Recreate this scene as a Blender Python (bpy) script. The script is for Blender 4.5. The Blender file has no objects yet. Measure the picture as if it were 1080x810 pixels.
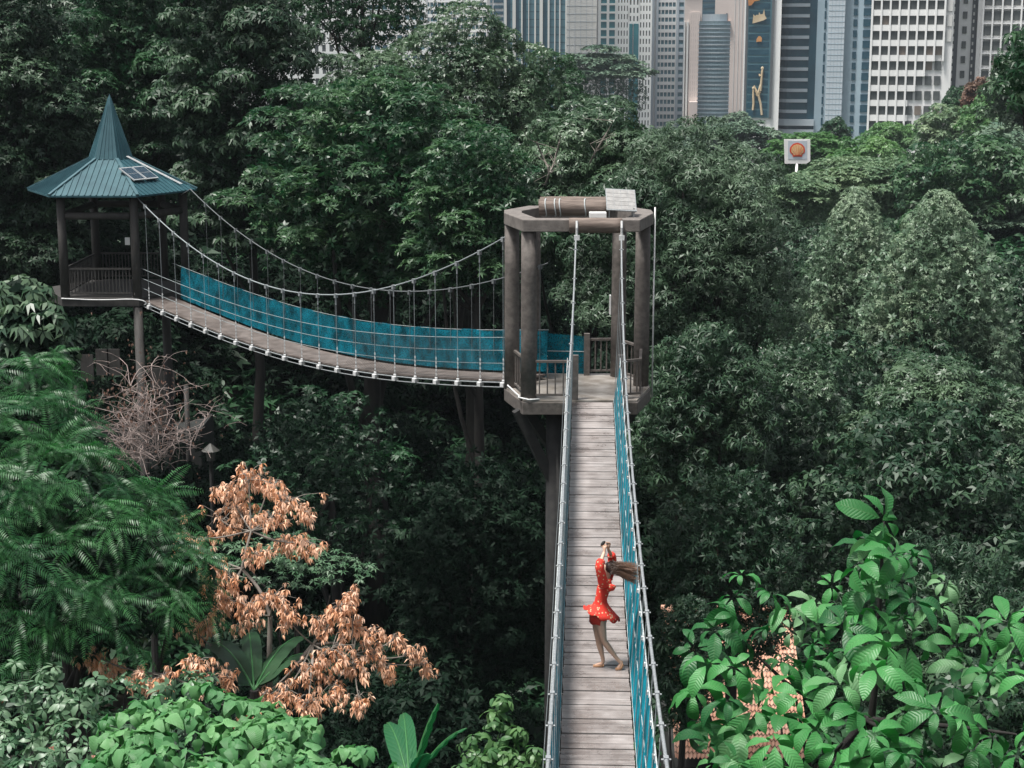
import bpy, math, random
import numpy as np
from mathutils import Vector, Matrix, Euler
R_ = math.radians
rng = np.random.default_rng(11)
random.seed(5)
S = bpy.context.scene
COL = S.collection

# ------------------------------------------------------------ camera, sky, sun, exposure
CAMZ, PITCH, FPX = 8.8, R_(11.5), 1800.0
cd = bpy.data.cameras.new('camera'); cam = bpy.data.objects.new('camera', cd); COL.objects.link(cam)
cam.location = (0, 0, CAMZ); cam.rotation_euler = (R_(90) - PITCH, 0, 0)
cd.sensor_width = 36; cd.lens = 36 * FPX / 1080; cd.clip_start = .1; cd.clip_end = 9000
S.camera = cam
SUN_EL, SUN_AZ = R_(71), R_(-120)
w = bpy.data.worlds.new('World'); S.world = w; w.use_nodes = True
nt = w.node_tree; bg = nt.nodes['Background']
sky = nt.nodes.new('ShaderNodeTexSky'); sky.sky_type = 'NISHITA'; sky.sun_disc = False
sky.sun_elevation = SUN_EL; sky.sun_rotation = SUN_AZ; sky.air_density = 1.2; sky.dust_density = 4; sky.ozone_density = 1
hs = nt.nodes.new('ShaderNodeHueSaturation'); hs.inputs['Saturation'].default_value = .35
nt.links.new(sky.outputs[0], hs.inputs['Color']); nt.links.new(hs.outputs[0], bg.inputs[0]); bg.inputs[1].default_value = .07
sd = bpy.data.lights.new('sun', 'SUN'); sun = bpy.data.objects.new('sun', sd); COL.objects.link(sun)
sd.energy = 3.0; sd.angle = R_(12); sd.color = (1, .97, .92)
sun.rotation_euler = (R_(90) - SUN_EL, 0, R_(180) - SUN_AZ + R_(0))
sundir = Vector((math.sin(SUN_AZ) * math.cos(SUN_EL), math.cos(SUN_AZ) * math.cos(SUN_EL), math.sin(SUN_EL)))
sun.rotation_euler = sundir.to_track_quat('Z', 'Y').to_euler()
S.view_settings.view_transform = 'Standard'; S.view_settings.look = 'None'
S.view_settings.exposure = .95; S.view_settings.gamma = 1
S.render.engine = 'CYCLES'
S.cycles.max_bounces = 5; S.cycles.diffuse_bounces = 1; S.cycles.glossy_bounces = 2
S.cycles.transmission_bounces = 3; S.cycles.transparent_max_bounces = 16; S.cycles.volume_bounces = 0
S.cycles.use_denoising = True

def at(px, py, Y):
    a = (px - 540) / FPX; b = (405 - py) / FPX
    dy = math.cos(PITCH) + b * math.sin(PITCH); dz = -math.sin(PITCH) + b * math.cos(PITCH)
    t = Y / dy
    return Vector((a * t, Y, CAMZ + dz * t))
def proj(v):
    dx, dy, dz = v[0], v[1], v[2] - CAMZ
    D = dy * math.cos(PITCH) - dz * math.sin(PITCH); up = dy * math.sin(PITCH) + dz * math.cos(PITCH)
    return 540 + FPX * dx / D, 405 - FPX * up / D
def pxm(Y): return FPX / (Y * 1.0)

# ------------------------------------------------------------ object helpers
def tag(o, label=None, cat=None, group=None, kind=None):
    if label: o['label'] = label
    if cat: o['category'] = cat
    if group: o['group'] = group
    if kind: o['kind'] = kind
    return o
def empty(name, loc, label=None, cat=None, group=None, kind=None, rz=0):
    o = bpy.data.objects.new(name, None); COL.objects.link(o); o.location = loc; o.rotation_euler = (0, 0, rz)
    o.empty_display_size = .3
    return tag(o, label, cat, group, kind)
def origin(o):
    v = Vector((0, 0, 0))
    while o is not None:
        v += Vector(o.location); o = o.parent
    return v
def copy_tree(o, parent=None):
    c = o.copy(); COL.objects.link(c)
    if parent: c.parent = parent
    for ch in list(o.children): copy_tree(ch, c)
    return c
def smooth_all(me):
    me.polygons.foreach_set('use_smooth', np.ones(len(me.polygons), dtype=bool))
def mesh_np(name, V, Fq, mat=None, parent=None, smooth=False, tint=None, uv=None, local=False):
    """V (n,3) world coordinates, Fq (m,k) faces all of k corners"""
    V = np.asarray(V, dtype=np.float32)
    if parent is not None and not local: V = V - np.array(origin(parent), dtype=np.float32)
    Fq = np.asarray(Fq, dtype=np.int32); m, k = Fq.shape
    me = bpy.data.meshes.new(name)
    me.vertices.add(len(V)); me.vertices.foreach_set('co', V.ravel())
    me.loops.add(m * k); me.loops.foreach_set('vertex_index', Fq.ravel())
    me.polygons.add(m); me.polygons.foreach_set('loop_start', np.arange(0, m * k, k, dtype=np.int32))
    me.update(calc_edges=True)
    if smooth: smooth_all(me)
    if tint is not None:
        at_ = me.attributes.new('tint', 'FLOAT', 'POINT'); at_.data.foreach_set('value', np.asarray(tint, dtype=np.float32))
    if uv is not None:
        ul = me.uv_layers.new(name='UVMap'); ul.data.foreach_set('uv', np.asarray(uv, dtype=np.float32)[Fq.ravel()].ravel())
    if mat: me.materials.append(mat)
    o = bpy.data.objects.new(name, me); COL.objects.link(o)
    if parent is not None: o.parent = parent
    return o

class MB:
    def __init__(s): s.v = []; s.f = []
    def add(s, V, Fc):
        b = len(s.v); s.v += [tuple(x) for x in V]; s.f += [tuple(i + b for i in f) for f in Fc]; return s
    def box(s, c, d, M=None, rz=0):
        x, y, z = d[0] / 2, d[1] / 2, d[2] / 2
        V = [Vector(p) for p in ((-x,-y,-z),(x,-y,-z),(x,y,-z),(-x,y,-z),(-x,-y,z),(x,-y,z),(x,y,z),(-x,y,z))]
        if rz: M = Matrix.Rotation(rz, 3, 'Z')
        if M is not None: V = [M @ v for v in V]
        c = Vector(c)
        return s.add([v + c for v in V], [(0,3,2,1),(4,5,6,7),(0,1,5,4),(1,2,6,5),(2,3,7,6),(3,0,4,7)])
    def beam(s, a, b, wx, wz):
        a, b = Vector(a), Vector(b); d = (b - a); L = d.length
        M = d.to_track_quat('Y', 'Z').to_matrix()
        return s.box((a + b) / 2, (wx, L, wz), M)
    def tube(s, P, r, n=8, cap=True):
        P = [Vector(p) for p in P]; r = list(r) if hasattr(r, '__len__') else [r] * len(P)
        if len(r) != len(P): r = [float(x) for x in np.interp(np.linspace(0, 1, len(P)), np.linspace(0, 1, len(r)), r)]
        b = len(s.v); up = None
        for i, p in enumerate(P):
            t = (P[min(i+1, len(P)-1)] - P[max(i-1, 0)])
            if t.length < 1e-9: t = Vector((0, 0, 1))
            t.normalize()
            if up is None: up = t.orthogonal().normalized()
            up = (up - t * up.dot(t))
            up = up.normalized() if up.length > 1e-6 else t.orthogonal().normalized()
            q = t.cross(up)
            for k in range(n):
                a = 2 * math.pi * k / n
                s.v.append(tuple(p + (up * math.cos(a) + q * math.sin(a)) * r[i]))
        for i in range(len(P) - 1):
            for k in range(n):
                s.f.append((b+i*n+k, b+i*n+(k+1)%n, b+(i+1)*n+(k+1)%n, b+(i+1)*n+k))
        if cap:
            s.f.append(tuple(b+k for k in range(n))[::-1]); e = b + (len(P)-1)*n
            s.f.append(tuple(e+k for k in range(n)))
        return s
    def prism(s, pts, z0, z1):
        n = len(pts)
        V = [(p[0], p[1], z0) for p in pts] + [(p[0], p[1], z1) for p in pts]
        return s.add(V, [tuple(range(n))[::-1], tuple(range(n, 2*n))] + [(i, (i+1)%n, (i+1)%n+n, i+n) for i in range(n)])
    def ring(s, outer, inner, z0, z1):
        n = len(outer)
        V = [(p[0],p[1],z0) for p in outer]+[(p[0],p[1],z1) for p in outer]+[(p[0],p[1],z0) for p in inner]+[(p[0],p[1],z1) for p in inner]
        Fc = []
        for i in range(n):
            j = (i+1)%n
            Fc += [(i,j,j+n,i+n), (2*n+j,2*n+i,3*n+i,3*n+j), (i+n,j+n,3*n+j,3*n+i), (j,i,2*n+i,2*n+j)]
        return s.add(V, Fc)
    def ball(s, c, r, n=8, m=6):
        r = r if hasattr(r, '__len__') else (r, r, r)
        V = []; Fc = []
        for i in range(m+1):
            th = math.pi * i / m
            for k in range(n):
                ph = 2*math.pi*k/n
                V.append((c[0]+r[0]*math.sin(th)*math.cos(ph), c[1]+r[1]*math.sin(th)*math.sin(ph), c[2]+r[2]*math.cos(th)))
        for i in range(m):
            for k in range(n): Fc.append((i*n+k, (i+1)*n+k, (i+1)*n+(k+1)%n, i*n+(k+1)%n))
        return s.add(V, Fc)
    def build(s, name, mat, parent=None, smooth=False, bevel=0, local=False, label=None):
        me = bpy.data.meshes.new(name)
        off = Vector((0,0,0)) if (parent is None or local) else origin(parent)
        me.from_pydata([tuple(Vector(v) - off) for v in s.v], [], s.f); me.update()
        me.materials.append(mat)
        if smooth: smooth_all(me)
        o = bpy.data.objects.new(name, me); COL.objects.link(o)
        if parent is not None: o.parent = parent
        if bevel:
            m = o.modifiers.new('bevel', 'BEVEL'); m.width = bevel; m.segments = 2; m.limit_method = 'ANGLE'
        if label: o['label'] = label
        return o

# ------------------------------------------------------------ materials
def mat(name, c1, c2=None, rough=.7, scale=3, bump=0, metal=0, spec=.5, detail=6, stretch=(1,1,1), bscale=None, lo=.35, hi=.65):
    m = bpy.data.materials.new(name); m.use_nodes = True; n = m.node_tree.nodes; l = m.node_tree.links
    p = n['Principled BSDF']; p.inputs['Roughness'].default_value = rough; p.inputs['Metallic'].default_value = metal
    p.inputs['Specular IOR Level'].default_value = spec
    tc = n.new('ShaderNodeTexCoord'); mp = n.new('ShaderNodeMapping'); mp.inputs['Scale'].default_value = stretch
    l.new(tc.outputs['Object'], mp.inputs['Vector'])
    nz = n.new('ShaderNodeTexNoise'); nz.inputs['Scale'].default_value = scale; nz.inputs['Detail'].default_value = detail
    l.new(mp.outputs[0], nz.inputs['Vector'])
    cr = n.new('ShaderNodeValToRGB'); cr.color_ramp.elements[0].position = lo; cr.color_ramp.elements[1].position = hi
    cr.color_ramp.elements[0].color = (*c1, 1); cr.color_ramp.elements[1].color = (*(c2 or c1), 1)
    l.new(nz.outputs['Fac'], cr.inputs[0]); l.new(cr.outputs[0], p.inputs['Base Color'])
    if bump:
        b = n.new('ShaderNodeBump'); b.inputs['Strength'].default_value = bump; b.inputs['Distance'].default_value = .02
        n2 = n.new('ShaderNodeTexNoise'); n2.inputs['Scale'].default_value = bscale or scale * 5; n2.inputs['Detail'].default_value = 4
        l.new(mp.outputs[0], n2.inputs['Vector']); l.new(n2.outputs['Fac'], b.inputs['Height']); l.new(b.outputs[0], p.inputs['Normal'])
    return m
def leafmat(name, cA, cB, trans=.25, rough=.45, spec=.5, cC=None, veins=False):
    """leaf colour varies per leaf (tint) from cA to cB"""
    m = bpy.data.materials.new(name); m.use_nodes = True; n = m.node_tree.nodes; l = m.node_tree.links
    p = n['Principled BSDF']; p.inputs['Roughness'].default_value = rough; p.inputs['Specular IOR Level'].default_value = spec
    a = n.new('ShaderNodeAttribute'); a.attribute_name = 'tint'
    cr = n.new('ShaderNodeValToRGB'); cr.color_ramp.elements[0].color = (*cA, 1); cr.color_ramp.elements[1].color = (*cB, 1)
    if cC:
        e = cr.color_ramp.elements.new(.80); e.color = (*cB, 1); cr.color_ramp.elements[2].color = (*cC, 1)
    l.new(a.outputs['Fac'], cr.inputs[0]); col = cr.outputs[0]
    if veins:
        uv = n.new('ShaderNodeUVMap'); sp = n.new('ShaderNodeSeparateXYZ'); l.new(uv.outputs[0], sp.inputs[0])
        def M(op, a_, b_=None):
            q = n.new('ShaderNodeMath'); q.operation = op
            for i, x in enumerate((a_, b_)):
                if x is None: continue
                if hasattr(x, 'default_value') or hasattr(x, 'links'): l.new(x, q.inputs[i])
                else: q.inputs[i].default_value = x
            return q.outputs[0]
        av = M('ABSOLUTE', M('SUBTRACT', sp.outputs[1], .5))
        ph = M('MULTIPLY', M('SUBTRACT', sp.outputs[0], M('MULTIPLY', av, .45)), 13.0)
        tri = M('ABSOLUTE', M('SUBTRACT', M('FRACT', ph), .5))          # 0 at the vein
        vein = M('LESS_THAN', tri, .07); mid = M('LESS_THAN', av, .022)
        v = M('MAXIMUM', vein, mid)
        mx = n.new('ShaderNodeMix'); mx.data_type = 'RGBA'; mx.inputs[7].default_value = (.16, .24, .10, 1)
        l.new(M('MULTIPLY', v, .14), mx.inputs[0]); l.new(col, mx.inputs[6]); col = mx.outputs[2]
        b = n.new('ShaderNodeBump'); b.inputs['Strength'].default_value = .4; b.inputs['Distance'].default_value = .010
        l.new(M('SINE', M('MULTIPLY', M('MULTIPLY', tri, 2.0), math.pi / 2)), b.inputs['Height']); l.new(b.outputs[0], p.inputs['Normal'])
    l.new(col, p.inputs['Base Color'])
    t = n.new('ShaderNodeBsdfTranslucent'); hs_ = n.new('ShaderNodeHueSaturation'); hs_.inputs['Value'].default_value = 1.3; hs_.inputs['Saturation'].default_value = 1.2
    l.new(col, hs_.inputs['Color']); l.new(hs_.outputs[0], t.inputs['Color'])
    mx = n.new('ShaderNodeMixShader'); mx.inputs[0].default_value = trans
    l.new(p.outputs[0], mx.inputs[1]); l.new(t.outputs[0], mx.inputs[2]); l.new(mx.outputs[0], n['Material Output'].inputs[0])
    return m
def netmat(name, c, dens):
    m = bpy.data.materials.new(name); m.use_nodes = True; n = m.node_tree.nodes; l = m.node_tree.links
    p = n['Principled BSDF']; p.inputs['Roughness'].default_value = .9; p.inputs['Specular IOR Level'].default_value = .1
    tc = n.new('ShaderNodeTexCoord'); nz = n.new('ShaderNodeTexNoise'); nz.inputs['Scale'].default_value = 2.2; nz.inputs['Detail'].default_value = 5
    l.new(tc.outputs['Object'], nz.inputs['Vector'])
    cr = n.new('ShaderNodeValToRGB'); cr.color_ramp.elements[0].position = .35; cr.color_ramp.elements[1].position = .68
    cr.color_ramp.elements[0].color = (*[x * .4 for x in c], 1); cr.color_ramp.elements[1].color = (*[min(1, x * 1.45) for x in c], 1)
    l.new(nz.outputs['Fac'], cr.inputs[0]); l.new(cr.outputs[0], p.inputs['Base Color'])
    t = n.new('ShaderNodeBsdfTransparent'); mx = n.new('ShaderNodeMixShader')
    n2 = n.new('ShaderNodeTexVoronoi'); n2.inputs['Scale'].default_value = 26; l.new(tc.outputs['Object'], n2.inputs['Vector'])
    mr = n.new('ShaderNodeMapRange'); mr.inputs[1].default_value = .1; mr.inputs[2].default_value = .6
    mr.inputs[3].default_value = max(0, dens - .3); mr.inputs[4].default_value = min(1, dens + .25)
    l.new(n2.outputs['Distance'], mr.inputs[0])
    l.new(mr.outputs[0], mx.inputs[0]); l.new(t.outputs[0], mx.inputs[1]); l.new(p.outputs[0], mx.inputs[2])
    l.new(mx.outputs[0], n['Material Output'].inputs[0])
    return m
M_ = {}
M_['soil'] = mat('soil', (.012,.013,.009), (.024,.021,.014), .95, .6, .6)
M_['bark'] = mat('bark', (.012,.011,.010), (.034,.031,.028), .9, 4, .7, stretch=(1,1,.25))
M_['palebark'] = mat('pale_bark', (.16,.14,.12), (.28,.25,.22), .9, 4, .5, stretch=(1,1,.3))
M_['post'] = mat('weathered_brown_post', (.030,.028,.026), (.052,.048,.045), .75, 6, .35, stretch=(1,1,.3))
M_['postdark'] = mat('old_dark_post', (.018,.018,.018), (.034,.032,.031), .8, 5, .3)
M_['beam'] = mat('brown_painted_beam', (.13,.115,.105), (.20,.178,.163), .7, 5, .35)
M_['log'] = mat('grey_brown_log', (.10,.075,.062), (.21,.165,.14), .75, 5, .5, stretch=(.35,3,3))
M_['rail'] = mat('brown_rail', (.080,.070,.063), (.135,.118,.107), .7, 8, .2)
M_['cable'] = mat('galvanised_cable', (.22,.24,.25), (.34,.36,.37), .5, 30, 0, .2)
M_['clamp'] = mat('pale_metal_clamp', (.55,.56,.56), (.7,.7,.7), .45, 20)
M_['rope'] = mat('grey_rope', (.38,.42,.43), (.5,.52,.52), .8, 40)
M_['fwire'] = mat('dull_wire', (.09,.10,.105), (.15,.165,.17), .7, 40)
M_['frope'] = mat('dull_rope', (.20,.235,.245), (.30,.335,.34), .8, 40)
M_['wire'] = mat('thin_wire', (.20,.23,.24), (.3,.33,.34), .6, 40)
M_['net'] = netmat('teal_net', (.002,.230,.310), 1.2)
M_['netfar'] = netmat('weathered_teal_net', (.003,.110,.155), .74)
M_['roof'] = mat('teal_roof_sheet', (.012,.060,.078), (.028,.095,.115), .55, 1.5, 0, 0, .5)
M_['roofridge'] = mat('ridge_cap', (.04,.10,.12), (.07,.14,.16), .5)
M_['white'] = mat('white_paint', (.55,.56,.56), (.68,.68,.67), .6, 2)
M_['pframe'] = mat('aluminium_frame', (.30,.32,.33), (.38,.40,.41), .5)
M_['panel'] = mat('solar_cell', (.012,.03,.05), (.02,.05,.075), .25, 10)
M_['black'] = mat('black_rubber', (.012,.012,.012), (.02,.02,.02), .7)

# ------------------------------------------------------------ terrain
def sm(x): x = np.clip(x, 0, 1); return x * x * (3 - 2 * x)
def gz(x, y):
    x = np.asarray(x, float); y = np.asarray(y, float)
    z = -15 + 8.5 * sm((27 - y) / 12) + 12 * sm((-x - 4 + (y - 55) * .25) / 26) * sm((y - 46) / 26) * sm((170 - y) / 60)
    z = z + 12 * sm((x / np.maximum(y, 30) - .205) / .09) * sm((y - 110) / 70) * sm((430 - y) / 120)
    z = z - 19.0 * sm((y - 225) / 190)
    return z + .35 * np.sin(x * .31 + 1) * np.cos(y * .23) * sm((150 - y) / 60)
def gzf(x, y): return float(gz(x, y))
xs = np.concatenate([-np.geomspace(3000, 62, 16), np.linspace(-60, 60, 61), np.geomspace(62, 3000, 16)])
ys = np.concatenate([np.linspace(-20, 150, 76), np.geomspace(155, 5000, 30)])
GX, GY = np.meshgrid(xs, ys); GZ = gz(GX, GY)
nx, ny = len(xs), len(ys); idx = np.arange(nx * ny).reshape(ny, nx)
Fg = np.stack([idx[:-1, :-1], idx[:-1, 1:], idx[1:, 1:], idx[1:, :-1]], -1).reshape(-1, 4)
g = mesh_np('ground', np.stack([GX, GY, GZ], -1).reshape(-1, 3), Fg, M_['soil'], smooth=True); tag(g, kind='structure')
# valley road seen through gaps between the crowns
M_['asph'] = mat('asphalt', (.10,.10,.10), (.15,.145,.14), .85, 2, .3)
M_['kerb'] = mat('kerb_stone', (.3,.29,.27), (.4,.38,.36), .8, 3)
rp = [(14.2, 88), (14.5, 92), (19, 106), (17, 122), (13, 138), (16, 160), (30, 190), (46, 230), (50, 300), (30, 380), (0, 420)]
rp = np.array(rp, float); tt = np.linspace(0, len(rp) - 1, 120)
RX = np.interp(tt, np.arange(len(rp)), rp[:, 0]); RY = np.interp(tt, np.arange(len(rp)), rp[:, 1])
for _ in range(6):
    RX[1:-1] = (RX[:-2] + 2 * RX[1:-1] + RX[2:]) / 4; RY[1:-1] = (RY[:-2] + 2 * RY[1:-1] + RY[2:]) / 4
tx, ty = np.gradient(RX), np.gradient(RY); L = np.hypot(tx, ty); nxv, nyv = ty / L, -tx / L
def strip(off0, off1, dz):
    V = []
    for o_ in (off0, off1): V.append(np.stack([RX + nxv * o_, RY + nyv * o_, gz(RX, RY) + dz], -1))
    V = np.concatenate(V); n_ = len(RX); i = np.arange(n_ - 1)
    return V, np.stack([i, i + n_, i + n_ + 1, i + 1], -1)
V, Fq = strip(-3.2, 3.2, .45); tag(mesh_np('road', V, Fq, M_['asph']), kind='structure')
for s_ in (-1, 1):
    a, b = sorted((s_ * 3.2, s_ * 3.45)); V, Fq = strip(a, b, .57); tag(mesh_np('kerb', V, Fq, M_['kerb']), kind='structure')

# ------------------------------------------------------------ lookout tower between the two bridges
TX, TY = 1.68, 41.2
OUT = [(-1.42, 0), (1.42, 0), (1.88, 1.7), (1.88, 2.4), (1.25, 3.5), (-1.25, 3.5), (-1.88, 2.4), (-1.88, 1.7)]
def tw(p, s=1.0): return (TX + p[0] * s, TY + 1.75 + (p[1] - 1.75) * s)
tower = empty('lookout_tower', (TX, TY + 1.75, 0), 'tall open brown timber tower joining the two hanging bridges', 'tower')
M_['deckstone'] = mat('wet_platform_floor', (.17,.145,.12), (.34,.315,.29), .38, 2.2, .3)
MB().prism([tw(p, .985) for p in OUT], -.05, 0).build('floor', M_['deckstone'], tower)
m = MB().ring([tw(p) for p in OUT], [tw(p, .9) for p in OUT], -.36, -.052); m.build('deck_rim', M_['rail'], tower, bevel=.012)
MB().prism([tw(p, .89) for p in OUT], -.30, -.06).build('deck_frame', M_['postdark'], tower)
MB().ring([tw(p) for p in OUT], [tw(p, .76) for p in OUT], 4.17, 4.47).build('top_ring', M_['beam'], tower, bevel=.02)
HT = 4.165
def post(p, r=.20):
    x, y = tw(p); pts = [(x, y, -.045), (x, y, 1.5), (x, y, 3), (x, y, HT)]
    MB().tube(pts, [r, r*.97, r*.95, r*.93], 14).build('post', M_['rail'], tower, smooth=True)
posts = [(-1.68, 1.72), (-1.27, .24), (1.64, 1.9), (1.12, 3.12), (-1.12, 3.15)]
for p in posts: post(p, .200)
# round log beams on the ring
x0, _ = tw((0, 0))
def log(a, b, r, name='log_beam'):
    a, b = Vector(a), Vector(b); n = 9; P = [a.lerp(b, i/(n-1)) + Vector((0,0,random.uniform(-.006,.006))) for i in range(n)]
    return MB().tube(P, [r*random.uniform(.98,1.02) for _ in P], 18).build(name, M_['log'], tower, smooth=True)
log((TX - .30, TY - .03, 4.33), (TX + .98, TY - .03, 4.33), .185)
log((TX - 1.02, TY + .95, 4.67), (TX + .75, TY + .95, 4.67), .20)
log((TX - .95, TY + 3.0, 4.60), (TX + 1.0, TY + 3.0, 4.60), .15)
for xx in (-.85, -.62, -.50, .12):
    P = [(TX + xx + .02*math.sin(k), TY + .95 + .215*math.cos(k*math.pi/6), 4.67 + .215*math.sin(k*math.pi/6)) for k in range(13)]
    MB().tube(P, .016, 6).build('rope_wrap', M_['rope'], tower, smooth=True)
MB().box((TX + .42, TY + .55, 4.53), (.42, .3, .14)).build('junction_box', M_['white'], tower, bevel=.02)
Mx = Matrix.Rotation(R_(32), 3, 'X') @ Matrix.Rotation(R_(4), 3, 'Y')
pn = empty('solar_panel', (TX + 1.0, TY + .85, 4.86), 'pale tilted solar panel lying on the top of the tower frame', 'solar panel')
M_['dusty'] = mat('dusty_glass', (.24,.235,.23), (.33,.325,.315), .5, 9)
MB().box((TX + 1.0, TY + .85, 4.86), (.74, .86, .035), Mx).build('panel_frame', M_['cable'], pn, bevel=.006)
m = MB()
for i in range(4):
    for j in range(5):
        c = Mx @ Vector((-.265 + i * .177, -.32 + j * .16, .021)); m.box(Vector((TX + 1.0, TY + .85, 4.86)) + c, (.168, .15, .006), Mx)
m.build('cell_sheet', M_['dusty'], pn)
m = MB()
for sx in (-.3, .3): m.beam((TX+1.0+sx, TY+1.12, 4.47), (TX+1.0+sx, TY+1.12, 5.0), .03, .03); m.beam((TX+1.0+sx, TY+.55, 4.47), (TX+1.0+sx, TY+.55, 4.70), .03, .03)
m.build('support_frame', M_['cable'], pn)
# hooks for the cables
for xx in (TX - .12, TX + .96):
    MB().tube([(xx, TY-.2, 4.46), (xx, TY-.26, 4.3), (xx, TY-.24, 4.12)], .03, 8).box((xx, TY-.25, 4.06), (.13,.08,.12)).build('cable_shackle', M_['clamp'], tower, smooth=False)
def railing(a, b, z0, z1, n, newel_a=False, newel_b=False, parent=None, mt='rail', zb=None):
    parent = parent or tower; zb = z0 if zb is None else zb
    a, b = Vector((*a, 0)), Vector((*b, 0)); up = Vector((0,0,1))
    m = MB(); m.beam(a + up*(z0+.96), b + up*(zb+.96), .07, .06); m.beam(a + up*(z0+.12), b + up*(zb+.12), .05, .05)
    for i in range(n):
        t = (i + .5) / n; p = a.lerp(b, t); zz = z0 + (zb - z0) * t
        m.beam(p + up*(zz+.10), p + up*(zz+.94), .035, .035)
    for fl, p, zz in ((newel_a, a, z0), (newel_b, b, zb)):
        if fl: m.box(p + up*(zz + .56), (.15, .15, 1.12))
    return m.build('railing', M_[mt], parent, bevel=0)
railing(tw((-1.10, .12)), tw((-.12, .12)), 0, 1, 5, False, True)
railing(tw((1.02, .15)), tw((1.50, .35)), 0, 1, 3, True, False)
railing(tw((1.50, .35)), tw((1.62, 1.75)), 0, 1, 7)
railing(tw((.30, 3.25)), tw((1.05, 3.3)), 0, 1, 5, True, False)
railing(tw((1.68, 2.1)), tw((1.2, 3.1)), 0, 1, 5)
railing(tw((-1.62, 1.6)), tw((-1.35, .42)), 0, 1, 5)
# conduit up the right post and cable round the left post foot
x, y = tw((1.9, 1.75)); MB().tube([(x+.02, y, -.3), (x+.02, y, 4.6)], .02, 8).build('conduit', M_['clamp'], tower, smooth=True)
P = []
for i, pq in enumerate([(-1.86,2.2),(-1.78,1.5),(-1.6,.9),(-1.5,.4),(-1.52,.06),(-1.27,-.01),(-1.0,.05)]): P.append((*tw(pq), .04 + .03*math.sin(i*2)))
MB().tube(P, .022, 8).build('loose_cable', M_['clamp'], tower, smooth=True)
# legs and knee braces
for p in ((-.62, .6), (.1, 1.0), (-.35, 2.9), (.75, 2.8)):
    x, y = tw(p); MB().tube([(x, y, gzf(x, y) - .5), (x, y, -6), (x, y, -.28)], [.24, .22, .21], 12).build('leg', M_['postdark'], tower, smooth=True)
for a, b in (((-1.55, .3), (-.62, .6)), ((1.55, 1.2), (.1, 1.0)), ((-1.6, 2.2), (-.35, 2.9)), ((1.5, 3.0), (.75, 2.8))):
    MB().beam((*tw(a), -.30), (*tw(b), -2.3), .22, .24).build('knee_brace', M_['postdark'], tower)
MB().box((*tw((.9, 3.2)), 1.9), (.04, .25, .5)).build('notice_board', M_['white'], tower)

# ------------------------------------------------------------ suspension bridges
def smoothpath(P, n=2):
    P = [Vector(p) for p in P]
    for _ in range(n):
        Q = [P[0]]
        for a, b in zip(P[:-1], P[1:]): Q += [a.lerp(b, .25), a.lerp(b, .75)]
        P = Q + [P[-1]]
    return P
# near bridge
def plankmat():
    m = mat('wet_grey_plank', (.26,.228,.218), (.45,.405,.392), .5, 2.4, .35, stretch=(.5,5,1), lo=.3, hi=.7, bscale=30); n = m.node_tree.nodes; l = m.node_tree.links; p = n['Principled BSDF']
    tc = n.new('ShaderNodeTexCoord'); nz = n.new('ShaderNodeTexNoise'); nz.inputs['Scale'].default_value = 1.1; nz.inputs['Detail'].default_value = 7; nz.inputs['Roughness'].default_value = .65
    l.new(tc.outputs['Object'], nz.inputs['Vector'])
    cr = n.new('ShaderNodeValToRGB'); cr.color_ramp.elements[0].position = .38; cr.color_ramp.elements[1].position = .60
    cr.color_ramp.elements[0].color = (.60,.57,.55,1); cr.color_ramp.elements[1].color = (1,1,1,1); l.new(nz.outputs['Fac'], cr.inputs[0])
    old = p.inputs['Base Color'].links[0].from_socket; mx = n.new('ShaderNodeMix'); mx.data_type = 'RGBA'; mx.blend_type = 'MULTIPLY'; mx.inputs[0].default_value = 1
    l.new(old, mx.inputs[6]); l.new(cr.outputs[0], mx.inputs[7]); l.new(mx.outputs[2], p.inputs['Base Color'])
    mr = n.new('ShaderNodeMapRange'); mr.inputs[1].default_value = .38; mr.inputs[2].default_value = .6; mr.inputs[3].default_value = .16; mr.inputs[4].default_value = .55
    l.new(nz.outputs['Fac'], mr.inputs[0]); l.new(mr.outputs[0], p.inputs['Roughness']); return m
def bx(Y): return 1.30 + .0425 * (Y - 25)
def bz(Y): return -.76 + .74 * ((Y - 24) / 17.2) ** 2
def cz(Y): t = abs(Y - 24.0) / 17.0; return 1.36 + 1.55 * t ** 2 + 1.15 * t ** 7
def N(Y, off, z): return Vector((bx(Y) + off, Y, z))
YS = np.linspace(6.5, 41.15, 68)
br = empty('suspension_bridge', (bx(24), 24, bz(24)), 'grey plank hanging footbridge under the woman in red, running up to the tower', 'bridge', 'hanging footbridges')
M_['plank'] = plankmat()
pn_, pg = MB(), .535
Ypl = 41.12; planks = []
m = MB(); k = 0
while Ypl > 6.6:
    y1 = Ypl; y0 = Ypl - pg + .045
    for j in range(3):
        ya = y0 + (y1 - y0) * j / 3 + .0012; yb = y0 + (y1 - y0) * (j + 1) / 3 - .0012
        dzp = random.uniform(-.003, .003); ex = random.uniform(-.008, .008)
        a, b = N(ya, 0, bz(ya) + dzp), N(yb, 0, bz(yb) + dzp)
        d = (b - a); Mq = d.to_track_quat('Y', 'Z').to_matrix()
        m.box((a + b) / 2 - Vector((0, 0, .02)) + Vector((ex, 0, 0)), (1.0, d.length, .04), Mq)
    Ypl -= pg; k += 1
m.build('deck', M_['plank'], br)
m = MB()
for sx in (-.46, .46): 
    P = [N(y, sx, bz(y) - .085) for y in YS]; m.tube(P, .035, 6)
m.build('bearer_cables', M_['cable'], br, smooth=True)
m = MB(); Yc = 41.12 - pg + .018
while Yc > 6.6:
    m.box(N(Yc, 0, bz(Yc) - .07), (1.14, .05, .06)); Yc -= pg
m.build('cross_beams', M_['postdark'], br)
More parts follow.
